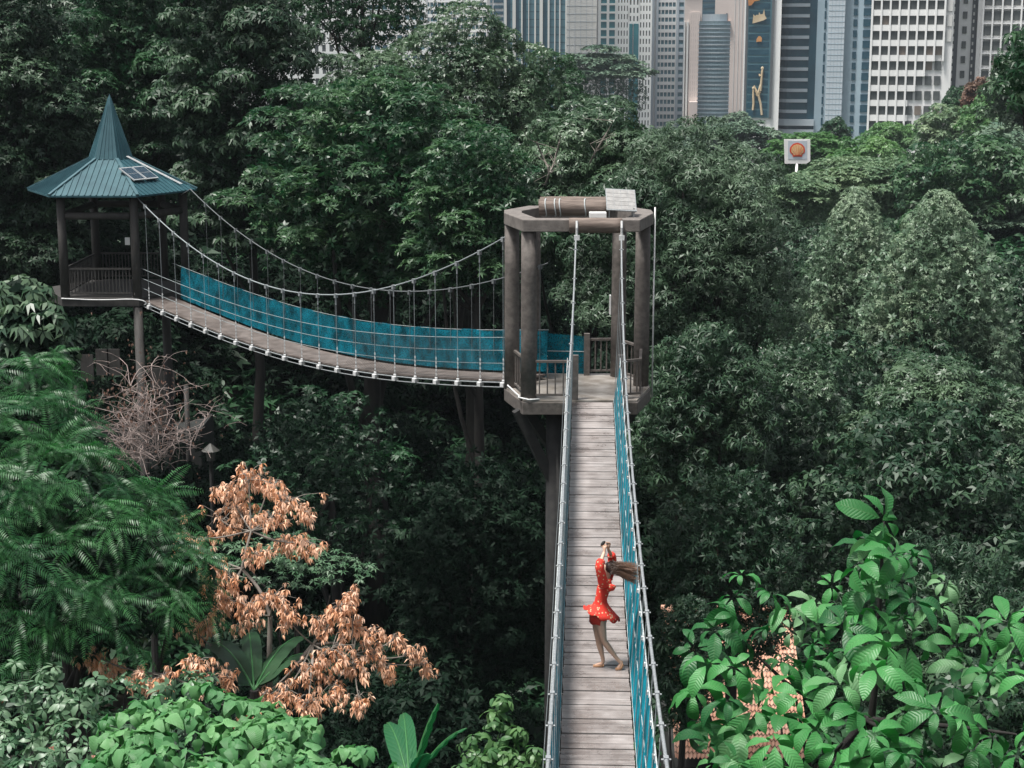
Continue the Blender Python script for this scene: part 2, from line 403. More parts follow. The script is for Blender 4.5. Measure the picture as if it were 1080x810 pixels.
for s_ in (-1, 1):
    def CO(y): return np.interp(y, [0, 33, 40.98], [-.56, -.55, -.44] if s_ < 0 else [.625, .625, .655])
    P = [N(y, CO(y), cz(y)) for y in np.linspace(6.5, 41.0, 90)]
    MB().tube(P, .021, 8).build('main_cable', M_['cable'], br, smooth=True)
    lean = .14 if s_ > 0 else .10
    for nm, hh, rr in (('handrail_rope', 1.10, .010), ('net_rope', .55, .006), ('net_rope', .05, .006)):
        P = [N(y, s_ * (.515 + lean * hh), bz(y) + hh) for y in YS]
        MB().tube(P, rr, 6).build(nm, M_['rope'], br, smooth=True)
    hs_, rows = np.linspace(.02, 1.10, 6), []
    V = []; yy = np.linspace(6.5, 41.1, 200)
    for h in hs_:
        for y in yy: V.append(N(y, s_ * (.515 + lean * h + .012 * math.sin(y * 9 + h * 5) * (h * (1.02 - h)) * 4), bz(y) + h + (.02 * math.sin(y * 5.87) if h > 1 else 0)))
    n_ = len(yy); Fq = [(i + j*n_, i+1 + j*n_, i+1 + (j+1)*n_, i + (j+1)*n_) for j in range(len(hs_)-1) for i in range(n_-1)]
    mesh_np('side_net', V, Fq, M_['net'], br, smooth=True)
    # hangers: wire, cable clamp, rope lacing
    proto = None; Yh = 40.6
    while Yh > 8:
        top = N(Yh, CO(Yh), cz(Yh)); bot = N(Yh, s_ * .52, bz(Yh) - .09)
        h = MB().tube([bot, top], .007, 5).build('hanger', M_['wire'], br)
        MB().box(top, (.052, .07, .065)).tube([top + Vector((-.05, 0, 0)), top + Vector((.05, 0, 0))], .012, 6).box(top - Vector((0, 0, .07)), (.022, .022, .08)).build('clamp', M_['cable'], h)
        MB().box(N(Yh, s_ * .60, bz(Yh) - .06), (.09, .06, .07)).box(N(Yh, s_ * (.515 + lean), bz(Yh) + 1.03), (.045, .06, .05)).build('rope_clip', M_['clamp'], h)
        Yh -= 1.07
    # thin secondary wires outside the net
    P = [N(y, s_ * .70, bz(y) + .42 + .10 * math.sin(y * .7)) for y in YS]
    MB().tube(P, .006, 5).build('stay_wire', M_['fwire'], br)
# lacing loops on the inner rope, seen as white ticks
m = MB()
for s_ in (-1, 1):
    ly = .515 + (.154 if s_ > 0 else .11)
    for y in np.arange(9, 41, .27): m.beam(N(y, s_*(ly-.012), bz(y)+1.03), N(y + .05, s_*ly, bz(y)+1.12), .010, .010)
m.build('lacing', M_['rope'], br)

# far bridge to the gazebo
P0, P1 = at(150, 319, 58.6), at(540, 399, 43.1); P0.z = .02; P1.z = -.03
def tpx(px):
    lo, hi = 0.0, 1.0
    for _ in range(40):
        t = (lo + hi) / 2; q = P0.lerp(P1, t); q.z = -1
        if proj(q)[0] < px: lo = t
        else: hi = t
    return t
def fitz(pts, off):
    ts, zs = [], []
    for px, py in pts:
        t = tpx(px); q = P0.lerp(P1, t) + off; ts.append(t); zs.append(at(px, py, q.y).z)
    return np.polyfit(ts, zs, 4)
dirb = (P1 - P0); dirb.z = 0; Lb = dirb.length; dirb.normalize(); perp = Vector((-dirb.y, dirb.x, 0))   # pointing back-right
Wb = 1.15
kd = fitz([(150,316),(175,326),(200,337),(230,350),(265,362),(300,372),(335,381),(370,388),(405,392),(440,395.5),(490,399),(540,400)], Vector())
kc = fitz([(150,207),(182,240),(209,262),(243,282),(279,299),(315,309),(354,312),(376,308),(423,300),(440,295.5),(480,278),(528,254)], Vector())
kf = fitz([(180,207),(216,240),(234,252),(273,279),(291,287),(325,299),(362,304),(407,306),(440,304),(480,300),(528,281)], perp * Wb)
def B(t, off, h): q = P0.lerp(P1, t) + perp * off; q.z = float(np.polyval(kd, t)) + h; return q
def C1(t): q = P0.lerp(P1, t) - perp * .05; q.z = float(np.polyval(kc, t)); return q
def C2(t): q = P0.lerp(P1, t) + perp * (Wb + .05); q.z = float(np.polyval(kf, t)); return q
fb = empty('suspension_bridge', B(.5, Wb/2, 0), 'sagging hanging footbridge with teal netting, running left from the tower to the gazebo', 'bridge', 'hanging footbridges')
T = np.linspace(0, 1, 80)
def hexp0(k): a = R_(-121 + 60 * k); return Vector((at(123, 300, 60.6).x + 2.42 * math.cos(a), 60.6 + 2.42 * math.sin(a), 3.3))
M_['plank2'] = mat('dull_brown_plank', (.10,.08,.07), (.19,.16,.145), .6, 2.4, .3, bscale=25)
m = MB(); npl = 130
for i in range(npl):
    a, b = (i + .03) / npl, (i + .97) / npl
    q = [B(a, 0, 0), B(b, 0, 0), B(b, Wb, 0), B(a, Wb, 0)]; dn = Vector((0, 0, -.05))
    m.add(q + [v + dn for v in q], [(0,1,2,3), (7,6,5,4), (0,4,5,1), (1,5,6,2), (2,6,7,3), (3,7,4,0)])
m.build('deck', M_['plank2'], fb)
m = MB()
for off in (.0, Wb):
    m.tube([B(t, off, -.09) for t in T], .02, 6); m.tube([B(t, off - .03, -.21) for t in T], .015, 6)
m.build('bearer_cables', M_['cable'], fb, smooth=True)
MB().tube([hexp0(1), C1(0)] + [C1(t) for t in T[1:]], .020, 8).build('main_cable', M_['wire'], fb, smooth=True)
MB().tube([hexp0(2)] + [C2(t) for t in T if t > .075], .016, 8).build('main_cable', M_['fwire'], fb, smooth=True)
m = MB(); Vn = []; hs_ = np.linspace(.06, 1.16, 6); yy = np.linspace(.03, 1, 150)
for h in hs_:
    for t in yy: Vn.append(B(t, Wb + .02 + .05 * h + .012*math.sin(t*90+h*4), h + (.03*math.sin(t*Lb*3.1) if h > 1.1 else 0)))
n_ = len(yy); Fq = [(i + j*n_, i+1 + j*n_, i+1 + (j+1)*n_, i + (j+1)*n_) for j in range(len(hs_)-1) for i in range(n_-1)]
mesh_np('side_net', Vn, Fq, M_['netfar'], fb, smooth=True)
for off, hts in ((-.02, (.42, .76, 1.1)), (Wb + .09, (.6, 1.16))):
    for h in hts: MB().tube([B(t, off, h) for t in T], .010, 6).build('rope_rail', M_['frope'], fb, smooth=True)
# open wire mesh on the near side, densest by the tower
m = MB()
for i in range(100):
    t = .62 + .38 * i / 100
    for d in (-1, 1):
        t2 = t + d * 1.1 / Lb
        if .62 <= t2 <= 1: m.tube([B(t, -.03, .03), B((t+t2)/2, -.03, .56), B(t2, -.03, 1.09)], .0028, 3, False)
m.build('wire_mesh', M_['post'], fb)
nh = 21
for i in range(nh):
    t = .03 + .955 * i / (nh - 1)
    b_, c_ = B(t, -.04, -.12), C1(t)
    h = MB().tube([b_, c_], .008, 5).build('hanger', M_['wire'], fb)
    MB().box(b_ + Vector((0, 0, -.02)), (.17, .12, .13), rz=.9).box(b_ + Vector((0, 0, .07)), (.08, .08, .08)).build('foot_clamp', M_['clamp'], h, bevel=.015)
    MB().box(c_ - Vector((0, 0, .03)), (.10, .07, .12), rz=.9).tube([c_ - Vector((0,0,.08)), c_ - Vector((0, 0, .30))], .022, 5).build('cable_clamp', M_['cable'], h)
    m = MB()
    m.tube([B(t, -.04, .03), B(t, -.04, .56)], .012, 5)
    for hh in np.arange(.06, .55, .11): m.box(B(t, -.04, hh), (.035, .035, .05))
    m.build('rope_binding', M_['clamp'], h)
    if t < .08: continue
    c_ = C2(t); h = MB().tube([B(t, Wb + .05, -.1), c_], .007, 5).build('hanger', M_['fwire'], fb)
    MB().box(c_ - Vector((0, 0, .03)), (.10, .07, .12), rz=.9).tube([c_ - Vector((0,0,.08)), c_ - Vector((0, 0, .28))], .016, 5).build('cable_clamp', M_['fwire'], h)
# net continuing along the back of the tower platform
pa, pb = B(1, Wb + .05, 0), Vector((*tw((.30, 3.3)), 0)); pmid = Vector((*tw((-1.0, 3.45)), 0))
V = []; pth = [Vector((pa.x, pa.y, 0)), pmid.lerp(Vector((pa.x, pa.y, 0)), .3), pmid, pmid.lerp(pb, .5), pb]
for h in (.02, .5, 1.0, 1.22):
    for i, p in enumerate(pth): V.append((p.x, p.y, h * (1 - .16 * i / 4 * (h > .9))))
Fq = [(i + j*5, i+1 + j*5, i+1 + (j+1)*5, i + (j+1)*5) for j in range(3) for i in range(4)]
mesh_np('platform_net', V, Fq, M_['netfar'], tower)
MB().tube([Vector((p.x, p.y, .62)) for p in pth], .012, 6).build('rope_rail', M_['rope'], tower, smooth=True)

# ------------------------------------------------------------ gazebo
GXc, GYc = at(123, 300, 60.6).x, 60.6
gaz = empty('gazebo', (GXc, GYc, 0), 'dark six sided lookout gazebo with pointed teal metal roof at the left bridge end', 'gazebo')
ang = [R_(-121 + 60 * k) for k in range(6)]      # front corners first
def hexp(Rr, k): a = ang[k % 6]; return Vector((GXc + Rr * math.cos(a), GYc + Rr * math.sin(a), 0))
# vertices: world angle measured so that y<0 faces the camera
EZ, CZ0, CZ1, TIP = 3.52, 4.62, 4.62, 6.85
m = MB(); mr = MB(); Nr = 15
ev = [hexp(3.02, k) + Vector((0,0,EZ)) for k in range(6)]; iv = [hexp(.72, k) + Vector((0,0,CZ0)) for k in range(6)]
V = ev + iv + [v - Vector((0,0,.05)) for v in ev] + [v - Vector((0,0,.05)) for v in iv]
for k in range(6):
    j = (k + 1) % 6
    m.add([ev[k], ev[j], iv[j], iv[k], ev[k]-Vector((0,0,.06)), ev[j]-Vector((0,0,.06)), iv[j]-Vector((0,0,.06)), iv[k]-Vector((0,0,.06))],
          [(0,1,2,3),(7,6,5,4),(0,4,5,1)])
    # standing seams parallel to the fall line
    mid_e = (ev[k] + ev[j]) / 2; mid_i = (iv[k] + iv[j]) / 2; fall = (mid_i - mid_e); nrm = (ev[j] - ev[k]).cross(fall).normalized()
    if nrm.z < 0: nrm = -nrm
    for i in range(1, Nr):
        f = i / Nr; a = ev[k].lerp(ev[j], f); half = abs(f - .5) * 2; wi = (iv[k] - iv[j]).length / (ev[k] - ev[j]).length
        ln = 1 if half < wi else (1 - half) / (1 - wi)
        if ln > .04: m.beam(a + nrm*.014, a + fall * ln + nrm*.014, .035, .03)
    mr.beam(ev[k] + Vector((0,0,.03)), iv[k] + Vector((0,0,.03)), .11, .05)
m.build('roof', M_['roof'], gaz); mr.build('ridge_cap', M_['roofridge'], gaz)
m = MB(); cv = [hexp(.80, k) + Vector((0,0,4.60)) for k in range(6)]; tip = Vector((GXc + .06, GYc, TIP))
m.add(cv + [tip], [(k, (k+1) % 6, 6) for k in range(6)] + [(5,4,3,2,1,0)])
for k in range(6):
    j = (k+1) % 6
    for i in range(1, 5):
        a = cv[k].lerp(cv[j], i/5); m.beam(a + Vector((0,0,.01)), a.lerp(tip, .93), .025, .025)
m.build('spire', M_['roof'], gaz)
MB().prism([tuple(hexp(.70, k)[:2]) for k in range(6)], 4.5, 4.60).build('spire_collar', M_['postdark'], gaz)
# solar panels on the front right facet
e0, e1 = ev[1], ev[2]; i0, i1 = iv[1], iv[2]; fall = ((i0 + i1) - (e0 + e1)).normalized(); al = (e1 - e0).normalized(); nn = al.cross(fall)
if nn.z < 0: nn = -nn
Mf = Matrix((al, fall, nn)).transposed()
sp = empty('solar_panel', e0.lerp(e1, .42) + fall * .95 + nn * .1, 'pair of dark solar panels fixed to the teal gazebo roof', 'solar panel')
for k in range(2):
    c = e0.lerp(e1, .27) + al * (.0 + .62 * k) + fall * 1.15 + nn * .10
    MB().box(c, (.58, .80, .04), Mf).build('panel_frame', M_['pframe'], sp)
    m = MB()
    for a_ in range(4):
        for b_ in range(2): m.box(c + Mf @ Vector((-.195 + a_*.13, -.18 + b_*.36, .023)), (.115, .335, .008), Mf)
    m.build('cell_sheet', M_['panel'], sp)
for off in (0, .08): MB().tube([e0.lerp(e1, .80) + nn*.08 + al*off + fall*.3, i0.lerp(i1, .6) + nn*.08 + al*off], .018, 6).build('conduit', M_['clamp'], gaz)
for k in range(6):
    if k == 5: continue                     # five posts: the corner over the slope is cantilevered
    p = hexp(2.5, k); q = hexp(2.5, 0 if k == 4 else k + 1)
    MB().tube([p + Vector((0,0,-.02)), p + Vector((0,0,1.8)), p + Vector((0,0,EZ-.02))], [.155,.15,.145], 12).build('post', M_['post'], gaz, smooth=True)
    MB().tube([p.lerp(q, .06) + Vector((0,0,2.78)), p.lerp(q, .94) + Vector((0,0,2.78))], .125, 10).build('tie_beam', M_['post'], gaz, smooth=True)
    if k % 2: MB().tube([p + Vector((0,0,gzf(p.x, p.y) - .5)), p + Vector((0,0,-.36))], .16, 12).build('leg', M_['post'], gaz, smooth=True)
    if k in (0, 2, 3, 4, 5):
        aa, bb = p.lerp(q, .07), p.lerp(q, .93)
        if k == 2: continue
        railing(aa[:2], bb[:2], .0, 1, 18, parent=gaz, mt='post', zb=.0)
MB().prism([tuple(hexp(2.68, k)[:2]) for k in range(6)], -.32, -.03).build('floor', M_['post'], gaz)
MB().prism([tuple(hexp(2.2, k)[:2]) for k in range(6)], EZ - .15, EZ - .06).build('ceiling', M_['postdark'], gaz)
MB().box(hexp(2.3, 1) + Vector((-.2, 0, 1.9)), (.17, .03, .26)).build('notice', M_['white'], gaz)
P = smoothpath([hexp(2.7, 0) + Vector((0,0,-.05)), hexp(2.72, 0).lerp(hexp(2.72,1), .5) + Vector((0,0,-.1)), hexp(2.74, 1) + Vector((0,-.02,-.04)), hexp(2.74,1) + Vector((.3,0,-.22)), B(.0, -.03, -.21)])
MB().tube(P, .022, 6).build('loose_cable', M_['clamp'], gaz, smooth=True)

# ------------------------------------------------------------ dark stair house and lamp below the gazebo
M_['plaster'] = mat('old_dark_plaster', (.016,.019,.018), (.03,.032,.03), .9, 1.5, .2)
hx, hy = at(150, 450, 66).x, 66.0; hz_ = gzf(hx, hy)
hut = empty('stair_house', (hx, hy, hz_), 'dark two storey wooden building with balcony under the gazebo, behind the bare twigs', 'building')
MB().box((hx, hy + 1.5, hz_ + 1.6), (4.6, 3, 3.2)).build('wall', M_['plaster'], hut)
for k, (px, py) in enumerate(((92, 388), (108, 382), (120, 382), (165, 402), (178, 405), (172, 440), (186, 470))):
    c = at(px, py, hy - .12); MB().box(c, (.5, .05, 1.05)).build('shutter', M_['post'], hut)
for px in (80, 196): c = at(px, 400, hy - .5); MB().tube([(c.x, c.y, hz_ - .5), (c.x, c.y, -4.6)], .10, 8).build('column', M_['post'], hut, smooth=True)
c = at(206, 535, 62); MB().box(c + Vector((-.2, 1.2, -.1)), (2.6, 2.4, .14)).build('balcony_floor', M_['post'], hut)
railing((c.x - 1.4, c.y), (c.x + 1.0, c.y), c.z, 1, 12, parent=hut, mt='post', zb=c.z)
for sx in (-1.3, .9): MB().tube([(c.x + sx, c.y + .2, hz_ - 2.5), (c.x + sx, c.y + .2, c.z)], .09, 8).build('column', M_['post'], hut, smooth=True)
c = at(223, 500, 58)
lp = empty('garden_lamp', c, 'small unlit lantern lamp post in the dark beside the balcony', 'lamp')
MB().tube([(c.x, c.y, gzf(c.x, c.y) - .3), (c.x, c.y, c.z), (c.x, c.y, c.z + .45), (c.x, c.y, c.z + .5)], [.09,.07,.07,.16], 10).build('lamp_post', M_['postdark'], lp, smooth=True)
M_['opal'] = mat('opal_glass', (.06,.06,.055), (.09,.09,.08), .4)
MB().tube([(c.x, c.y, c.z + .5), (c.x, c.y, c.z + .85)], [.14, .18], 8).build('lantern_glass', M_['opal'], lp)
MB().tube([(c.x, c.y, c.z + .85), (c.x, c.y, c.z + .9), (c.x, c.y, c.z + 1.1)], [.32, .26, .03], 10).build('lantern_cap', M_['opal'], lp)

# ------------------------------------------------------------ tiled roof pavilion in the valley, lower right
M_['tile'] = mat('terracotta_tile', (.52,.28,.19), (.70,.44,.33), .8, 2.5, .6, bscale=9)
hx0, hx1, hy0, hy1 = 4.7, 8.6, 46.0, 52.4
pv = empty('tiled_pavilion', ((hx0+hx1)/2, 49, gzf(7, 49)), 'terracotta tiled roof glimpsed below, through the large leaves right of the bridge', 'building')
m = MB(); zr0, zr1 = -11.6, -8.6; ym = 50.2
nrow, ncol = 26, 34
for i in range(nrow):
    for (ya, yb, za, zb) in ((hy0, ym, zr0, zr1),):
        a, b = i / nrow, (i + 1.15) / nrow
        y0, y1 = ya + (yb-ya)*a, ya + (yb-ya)*b; z0, z1 = za + (zb-za)*a + .05, za + (zb-za)*b
        V = []; n_ = ncol * 4
        for k in range(n_ + 1):
            x = hx0 + (hx1-hx0) * k / n_; bump_ = .035 * math.sin(2 * math.pi * k / 4)
            V += [(x, y0, z0 + bump_), (x, y1, z1 + bump_)]
        m.add(V, [(2*k, 2*k+2, 2*k+3, 2*k+1) for k in range(n_)])
m.add([(hx0, ym, zr1), (hx1, ym, zr1), (hx1, hy1, zr0 + .9), (hx0, hy1, zr0 + .9)], [(0,1,2,3)])
m.build('roof', M_['tile'], pv)
MB().tube([(hx0-.1, ym, zr1 + .1), (hx1+.1, ym, zr1 + .1)], .14, 8).build('ridge', M_['tile'], pv, smooth=True)
MB().box(((hx0+hx1)/2, 49.4, -13.9), (3.7, 5.2, 3.4)).build('wall', M_['plaster'], pv)

# ------------------------------------------------------------ city buildings
def bm_(n, c, c2=None, rough=.7, sc=.05, spec=.5): return mat(n, c, c2 or tuple(x * 1.12 for x in c), rough, sc, spec=spec)
M_['b_white'] = bm_('white_render', (.84,.84,.83)); M_['b_grey'] = bm_('pale_grey_cladding', (.50,.56,.61))
M_['b_bluegrey'] = bm_('blue_grey_tile', (.36,.47,.54)); M_['b_beige'] = bm_('pinkish_beige_stone', (.62,.54,.50))
M_['b_ash'] = bm_('ash_panel', (.64,.64,.62)); M_['b_slate'] = bm_('slate_and_recess_shade', (.10,.11,.12))
M_['g_dark'] = mat('dark_window_glass', (.06,.072,.078), (.13,.14,.14), .22, .35, spec=.6)
M_['g_navy'] = mat('navy_glass', (.012,.055,.085), (.022,.085,.125), .2, .15, spec=.5)
M_['g_teal'] = mat('teal_glass', (.02,.15,.19), (.04,.24,.28), .2, .12)
M_['g_blue'] = mat('blue_glass', (.05,.14,.18), (.10,.22,.27), .25, .1)
M_['g_pale'] = mat('pale_blue_glass', (.13,.21,.25), (.26,.34,.37), .25, .04)
M_['curtain'] = mat('curtained_window', (.16,.14,.12), (.22,.18,.15), .6, .3)
ZG = -34.0
class Bld:
    """facade coordinates: u to the right along the front from px0, depth behind it; root stands at the base"""
    def __init__(s, px0, px1, Y, H, depth, wall, label, rot=0, name='tower_block', wallname='wall', front=True):
        a, b = at(px0, 60, Y), at(px1, 60, Y); s.W = (b.x - a.x) / math.cos(rot); H = H + 18; s.H = H; s.Y = Y; s.px0 = px0
        s.root = empty(name, (a.x, Y, ZG), label, 'building', rz=rot - math.atan((px0 - 540) / FPX) * 1.0)
        s.wall = MB().box((s.W/2, depth/2 + .6, H/2), (s.W - .02, depth, H)).build(wallname, M_[wall], s.root, local=True)
        s.depth = depth
    def zof(s, py): return at(540, py, s.Y).z - ZG
    def ub(s, px): return (at(px, 60, s.Y).x - at(s.px0, 60, s.Y).x) / 1.0
    def part(s, name, boxes, m):
        mb = MB()
        for (u0, u1, z0, z1, d0, d1) in boxes: mb.box(((u0+u1)/2, (d0+d1)/2, (z0+z1)/2), (u1-u0, d1-d0, z1-z0))
        return mb.build(name, M_[m], s.root, local=True)
    def panes(s, cells, m, name='window', limit=100, d=(.32, .42), alt=None):
        cells = sorted(cells, key=lambda c: -(c[2] < s.zof(-8)))       # the ones in view first
        cache = {}
        for i, (u0, u1, z0, z1) in enumerate(cells[:limit]):
            mm = alt if alt and random.random() < .07 else m
            key = (round(u1-u0, 2), round(z1-z0, 2), mm)
            if key not in cache:
                o = MB().box((0, 0, 0), (u1-u0, d[1]-d[0], z1-z0)).build(name, M_[mm], s.root, local=True); cache[key] = o.data
            else:
                o = bpy.data.objects.new(name, cache[key]); COL.objects.link(o); o.parent = s.root
            o.location = ((u0+u1)/2, (d[0]+d[1])/2, (z0+z1)/2)
        if cells[limit:]:
            mb = MB()
            for (u0, u1, z0, z1) in cells[limit:]: mb.box(((u0+u1)/2, (d[0]+d[1])/2, (z0+z1)/2), (u1-u0, d[1]-d[0], z1-z0))
            o = mb.build(name + '_rest', M_[m], s.root, local=True); o['kind'] = 'stuff'
    def grid(s, u0, u1, z0, z1, nc, fh, pier, spand, wm, gm, pw=.35, limit=100, alt=None, zoff=0, pd=.0):
        nr = int((z1 - z0) / fh); dx = (u1 - u0) / nc
        piers = [(u0 + i*dx - pier/2, u0 + i*dx + pier/2, z0, z0 + nr*fh, -pd, .6) for i in range(nc + 1)]
        sp = [(u0, u1, z0 + j*fh - spand/2, z0 + j*fh + spand/2, .02, .59) for j in range(nr + 1)]
        if piers and pier: s.part('mullion_grid', piers + sp, wm)
        cells = [(u0 + i*dx + pier/2, u0 + (i+1)*dx - pier/2, z0 + j*fh + spand/2, z0 + (j+1)*fh - spand/2) for j in range(nr) for i in range(nc)]
        s.panes(cells, gm, limit=limit, alt=alt)
    def bands(s, u0, u1, z0, z1, fh, gh, gm, d0=.1, name='window_band'):
        nr = int((z1 - z0) / fh)
        for j in range(nr):
            o = s.part(name, [(u0, u1, z0 + j*fh, z0 + j*fh + gh, d0, .6)], gm)

# A pale apartments behind the tree tops
b = Bld(296, 372, 520, 75, 20, 'b_white', 'pale white apartment block glimpsed through branches at top left')
b.grid(1, b.W-1, 18, 62, 9, 3.3, 1.1, 1.3, 'b_white', 'g_dark', alt='curtain')
b = Bld(376, 452, 640, 90, 24, 'b_white', 'white office block with narrow windows behind dark branches near top centre')
b.grid(1, b.W-1, 12, 70, 9, 3.6, .8, 1.9, 'b_white', 'g_blue')
b = Bld(446, 513, 800, 110, 26, 'b_white', 'white slab with rows of blue windows behind the crown top, left of dark striped tower', rot=R_(-6))
b.grid(0, b.W, 2, 80, 17, 3.35, .28, 1.5, 'b_white', 'g_blue')
b = Bld(513, 532, 900, 140, 24, 'b_white', 'narrow block with thick white floor bands beside the dark striped tower')
b.bands(.3, 3.0, 3, 100, 3.0, 1.9, 'g_blue'); b.bands(3.8, b.W-.2, 3, 100, 3.0, 1.7, 'g_navy')
# D dark vertical stripes
b = Bld(531, 597, 700, 130, 30, 'b_slate', 'tall dark teal glass tower with thin white vertical fins')
b.part('glass_front', [(0, b.W, 0, 147, .3, .58)], 'g_blue')
for px, wd in ((531.5, 1.1), (540.5, 1.3), (549.5, .6), (557, .35), (563.5, .6), (569, 1.25), (577.5, .7), (584.5, .4), (589.5, .5), (596, .5)):
    u = b.ub(px); b.part('vertical_fin', [(max(u, 0), max(u,0) + wd, 0, 148.1, -.3, .29)], 'b_ash')
for px0, px1 in ((533.6, 538.5), (543.5, 547.5), (551.5, 555), (572.5, 576.5)): b.part('dark_glass_strip', [(b.ub(px0), b.ub(px1), 0, 129.5, .22, .29)], 'g_navy')
for k in range(30): b.part('floor_line', [(.2, b.W-.2, 3*k+1.5, 3*k+1.75, .17, .215)], 'g_navy')
# E blank wall + F white grid
b = Bld(596, 629, 752, 130, 40, 'b_ash', 'blank pale grey panelled side wall of a high-rise beside white grid facade')
b.part('panel_joint', [(b.ub(x), b.ub(x)+.12, 0, 130, .5, .59) for x in (600, 606, 612, 618, 624)] + [(.2, b.W-.2, z, z+.1, .52, .59) for z in np.arange(3, 120, 3.3)], 'b_grey')
b = Bld(630.5, 686, 745, 130, 30, 'b_white', 'white high-rise with square grid windows and two tall teal glass strips')
u1, u2 = b.ub(632), b.ub(649.5)
b.grid(u1, u2, 1.2, 125, 2, 3.45, 1.1, .85, 'b_white', 'g_teal')
b.grid(b.ub(650.5), b.ub(662.5), 1.2, 125, 4, 3.45, .75, 1.3, 'b_white', 'g_dark', limit=60)
b.grid(b.ub(673.5), b.ub(686), 1.2, 125, 4, 3.45, .75, 1.3, 'b_white', 'g_dark', limit=60)
b.grid(b.ub(662.5), b.ub(673.5), b.zof(24), 125, 3, 3.45, .9, 1.3, 'b_white', 'g_dark', limit=40)
for px0, px1 in ((663.2, 666.6), (667.8, 673)): b.part('teal_glass_strip', [(b.ub(px0), b.ub(px1), 0, b.zof(25), -.2, .59)], 'g_teal')
# G
b = Bld(686, 720.5, 800, 140, 30, 'b_white', 'pale blue-white office tower with wide dark horizontal windows, left of beige slim tower')
for px in (687, 691.5, 712.5): b.part('vertical_fin', [(b.ub(px), b.ub(px)+1.0, 0, 158.1, -.3, .6)], 'b_grey')
b.grid(b.ub(692.5), b.ub(712), 1.5, 135, 5, 3.38, .35, 1.5, 'b_white', 'g_blue')
b.grid(b.ub(715), b.ub(720.5), 1.5, 135, 1, 3.38, .35, 1.5, 'b_grey', 'g_blue', limit=60)
# H beige
b = Bld(719.8, 739.5, 860, 52, 22, 'b_beige', 'slim beige stone tower with small paired windows', rot=0)
b.grid(b.ub(727.5), b.ub(736.5), 4, b.zof(8), 4, 2.95, 1.0, 1.1, 'b_beige', 'g_dark')
b.part('side_fluting', [(b.ub(720.6), b.ub(722.2), 0, 50, -.4, .59), (b.ub(723.6), b.ub(725.6), 0, 50, -.5, .59)], 'b_ash')
b.part('crown_cornice', [(-.8, b.W+.8, 67.5, 69, -1, 22), (-.4, b.W+.4, 65.5, 66.6, -.6, .6)], 'b_beige')
b.part('porch', [(b.ub(728), b.ub(743), 0, b.zof(107), -6, .5)], 'b_beige')
# dark block far behind
b = Bld(732, 770, 1050, 150, 30, 'g_blue', 'dark blue glass block behind the beige tower and rounded glass tower')
b.bands(.5, b.W-.5, 2, 140, 3.6, 1.6, 'g_navy')
# I rounded glass tower
c0 = at(757, 60, 760); rt = empty('round_tower', (c0.x, 774, ZG), 'grey-blue rounded glass tower with many thin horizontal bands', 'building')
rad = 16.3 / FPX * 760 * 1.0
def arc(r, n=18, z0=0, z1=1): return [(r * math.cos(2*math.pi*k/n*1.0), r * math.sin(2*math.pi*k/n) , 0) for k in range(n)]
ztop = at(540, 22, 760).z - ZG
MB().prism([(p[0], p[1]) for p in arc(rad, 40)], 0, ztop).build('glass_drum', M_['g_pale'], rt, local=True)
for k in range(int(ztop / 1.75)):
    MB().prism([(p[0], p[1]) for p in arc(rad + .25, 40)], .6 + 1.75*k, 1.15 + 1.75*k).build('floor_band', M_['b_bluegrey' if k % 2 else 'b_grey'], rt, local=True)
MB().prism([(p[0]*.8, p[1]*.8) for p in arc(rad, 24)], ztop, ztop + 3).build('roof_drum', M_['b_grey'], rt, local=True)
# J beige wall
b = Bld(753, 785, 900, 120, 25, 'b_beige', 'plain beige slab rising behind the rounded glass tower')
b.part('vertical_joint', [(b.ub(x), b.ub(x)+.3, 0, 120, .4, .59) for x in (773.5, 777.5, 781)], 'b_ash')
b.part('dark_slot', [(b.ub(764.6), b.ub(766.4), b.zof(24), b.zof(14), .3, .59)], 'g_dark')
b.part('orange_box', [(b.ub(763.6), b.ub(769.2), b.zof(26), b.zof(22), -1.2, .59)], 'tile')
# K sign tower
M_['gold'] = mat('gold_sign', (.55,.42,.26), (.68,.55,.38), .5, .3); M_['orange'] = mat('orange_sign', (.45,.17,.05), (.6,.28,.1), .5, .3)
b = Bld(784, 822.5, 560, 120, 24, 'b_white', 'white high-rise with a dark glass front carrying gold and orange signs')
b.part('glass_front', [(b.ub(786.5), b.ub(814), b.zof(124), 118, .1, .59)], 'g_blue')
b.part('glass_edge', [(b.ub(785.5), b.ub(788), b.zof(124.5), 118.2, -.1, .58), (b.ub(812.2), b.ub(815), b.zof(124.5), 118.2, -.1, .58)], 'b_slate')
for k in range(34):
    z = b.zof(122) + 2.42 * k
    b.part('dark_glass_band', [(b.ub(789), b.ub(810.5), z, z + 1.75, .0, .09)], 'g_navy')
def flat(pts, name, m, d=-.35):
    MBx = MB(); n = len(pts); V = [(b.ub(p[0]), d, b.zof(p[1])) for p in pts] + [(b.ub(p[0]), d + .12, b.zof(p[1])) for p in pts]
    MBx.add(V, [tuple(range(n)), tuple(range(n, 2*n))[::-1]] + [(i, i+n, (i+1)%n+n, (i+1)%n) for i in range(n)]); return MBx.build(name, M_[m], b.root, local=True)
flat([(792.5,24.8),(793.3,15),(795,17),(796.5,15.5),(798.5,16),(799.2,12.6),(800.4,15.2),(803,14.8),(804.3,9.3),(805,14.5),(805.6,17),(807.2,19.5),(804,21.5),(799,23)], 'gold_lettering', 'gold')
flat([(788,6),(787,-3),(803,-3),(799,0.5),(794,1.5),(791,5.5)], 'orange_lettering', 'orange')
flat([(797.2,44.5),(797.2,41.5),(799,38.2),(801,38),(802.8,40),(802.6,43.8),(799,44)], 'orange_emblem', 'orange')
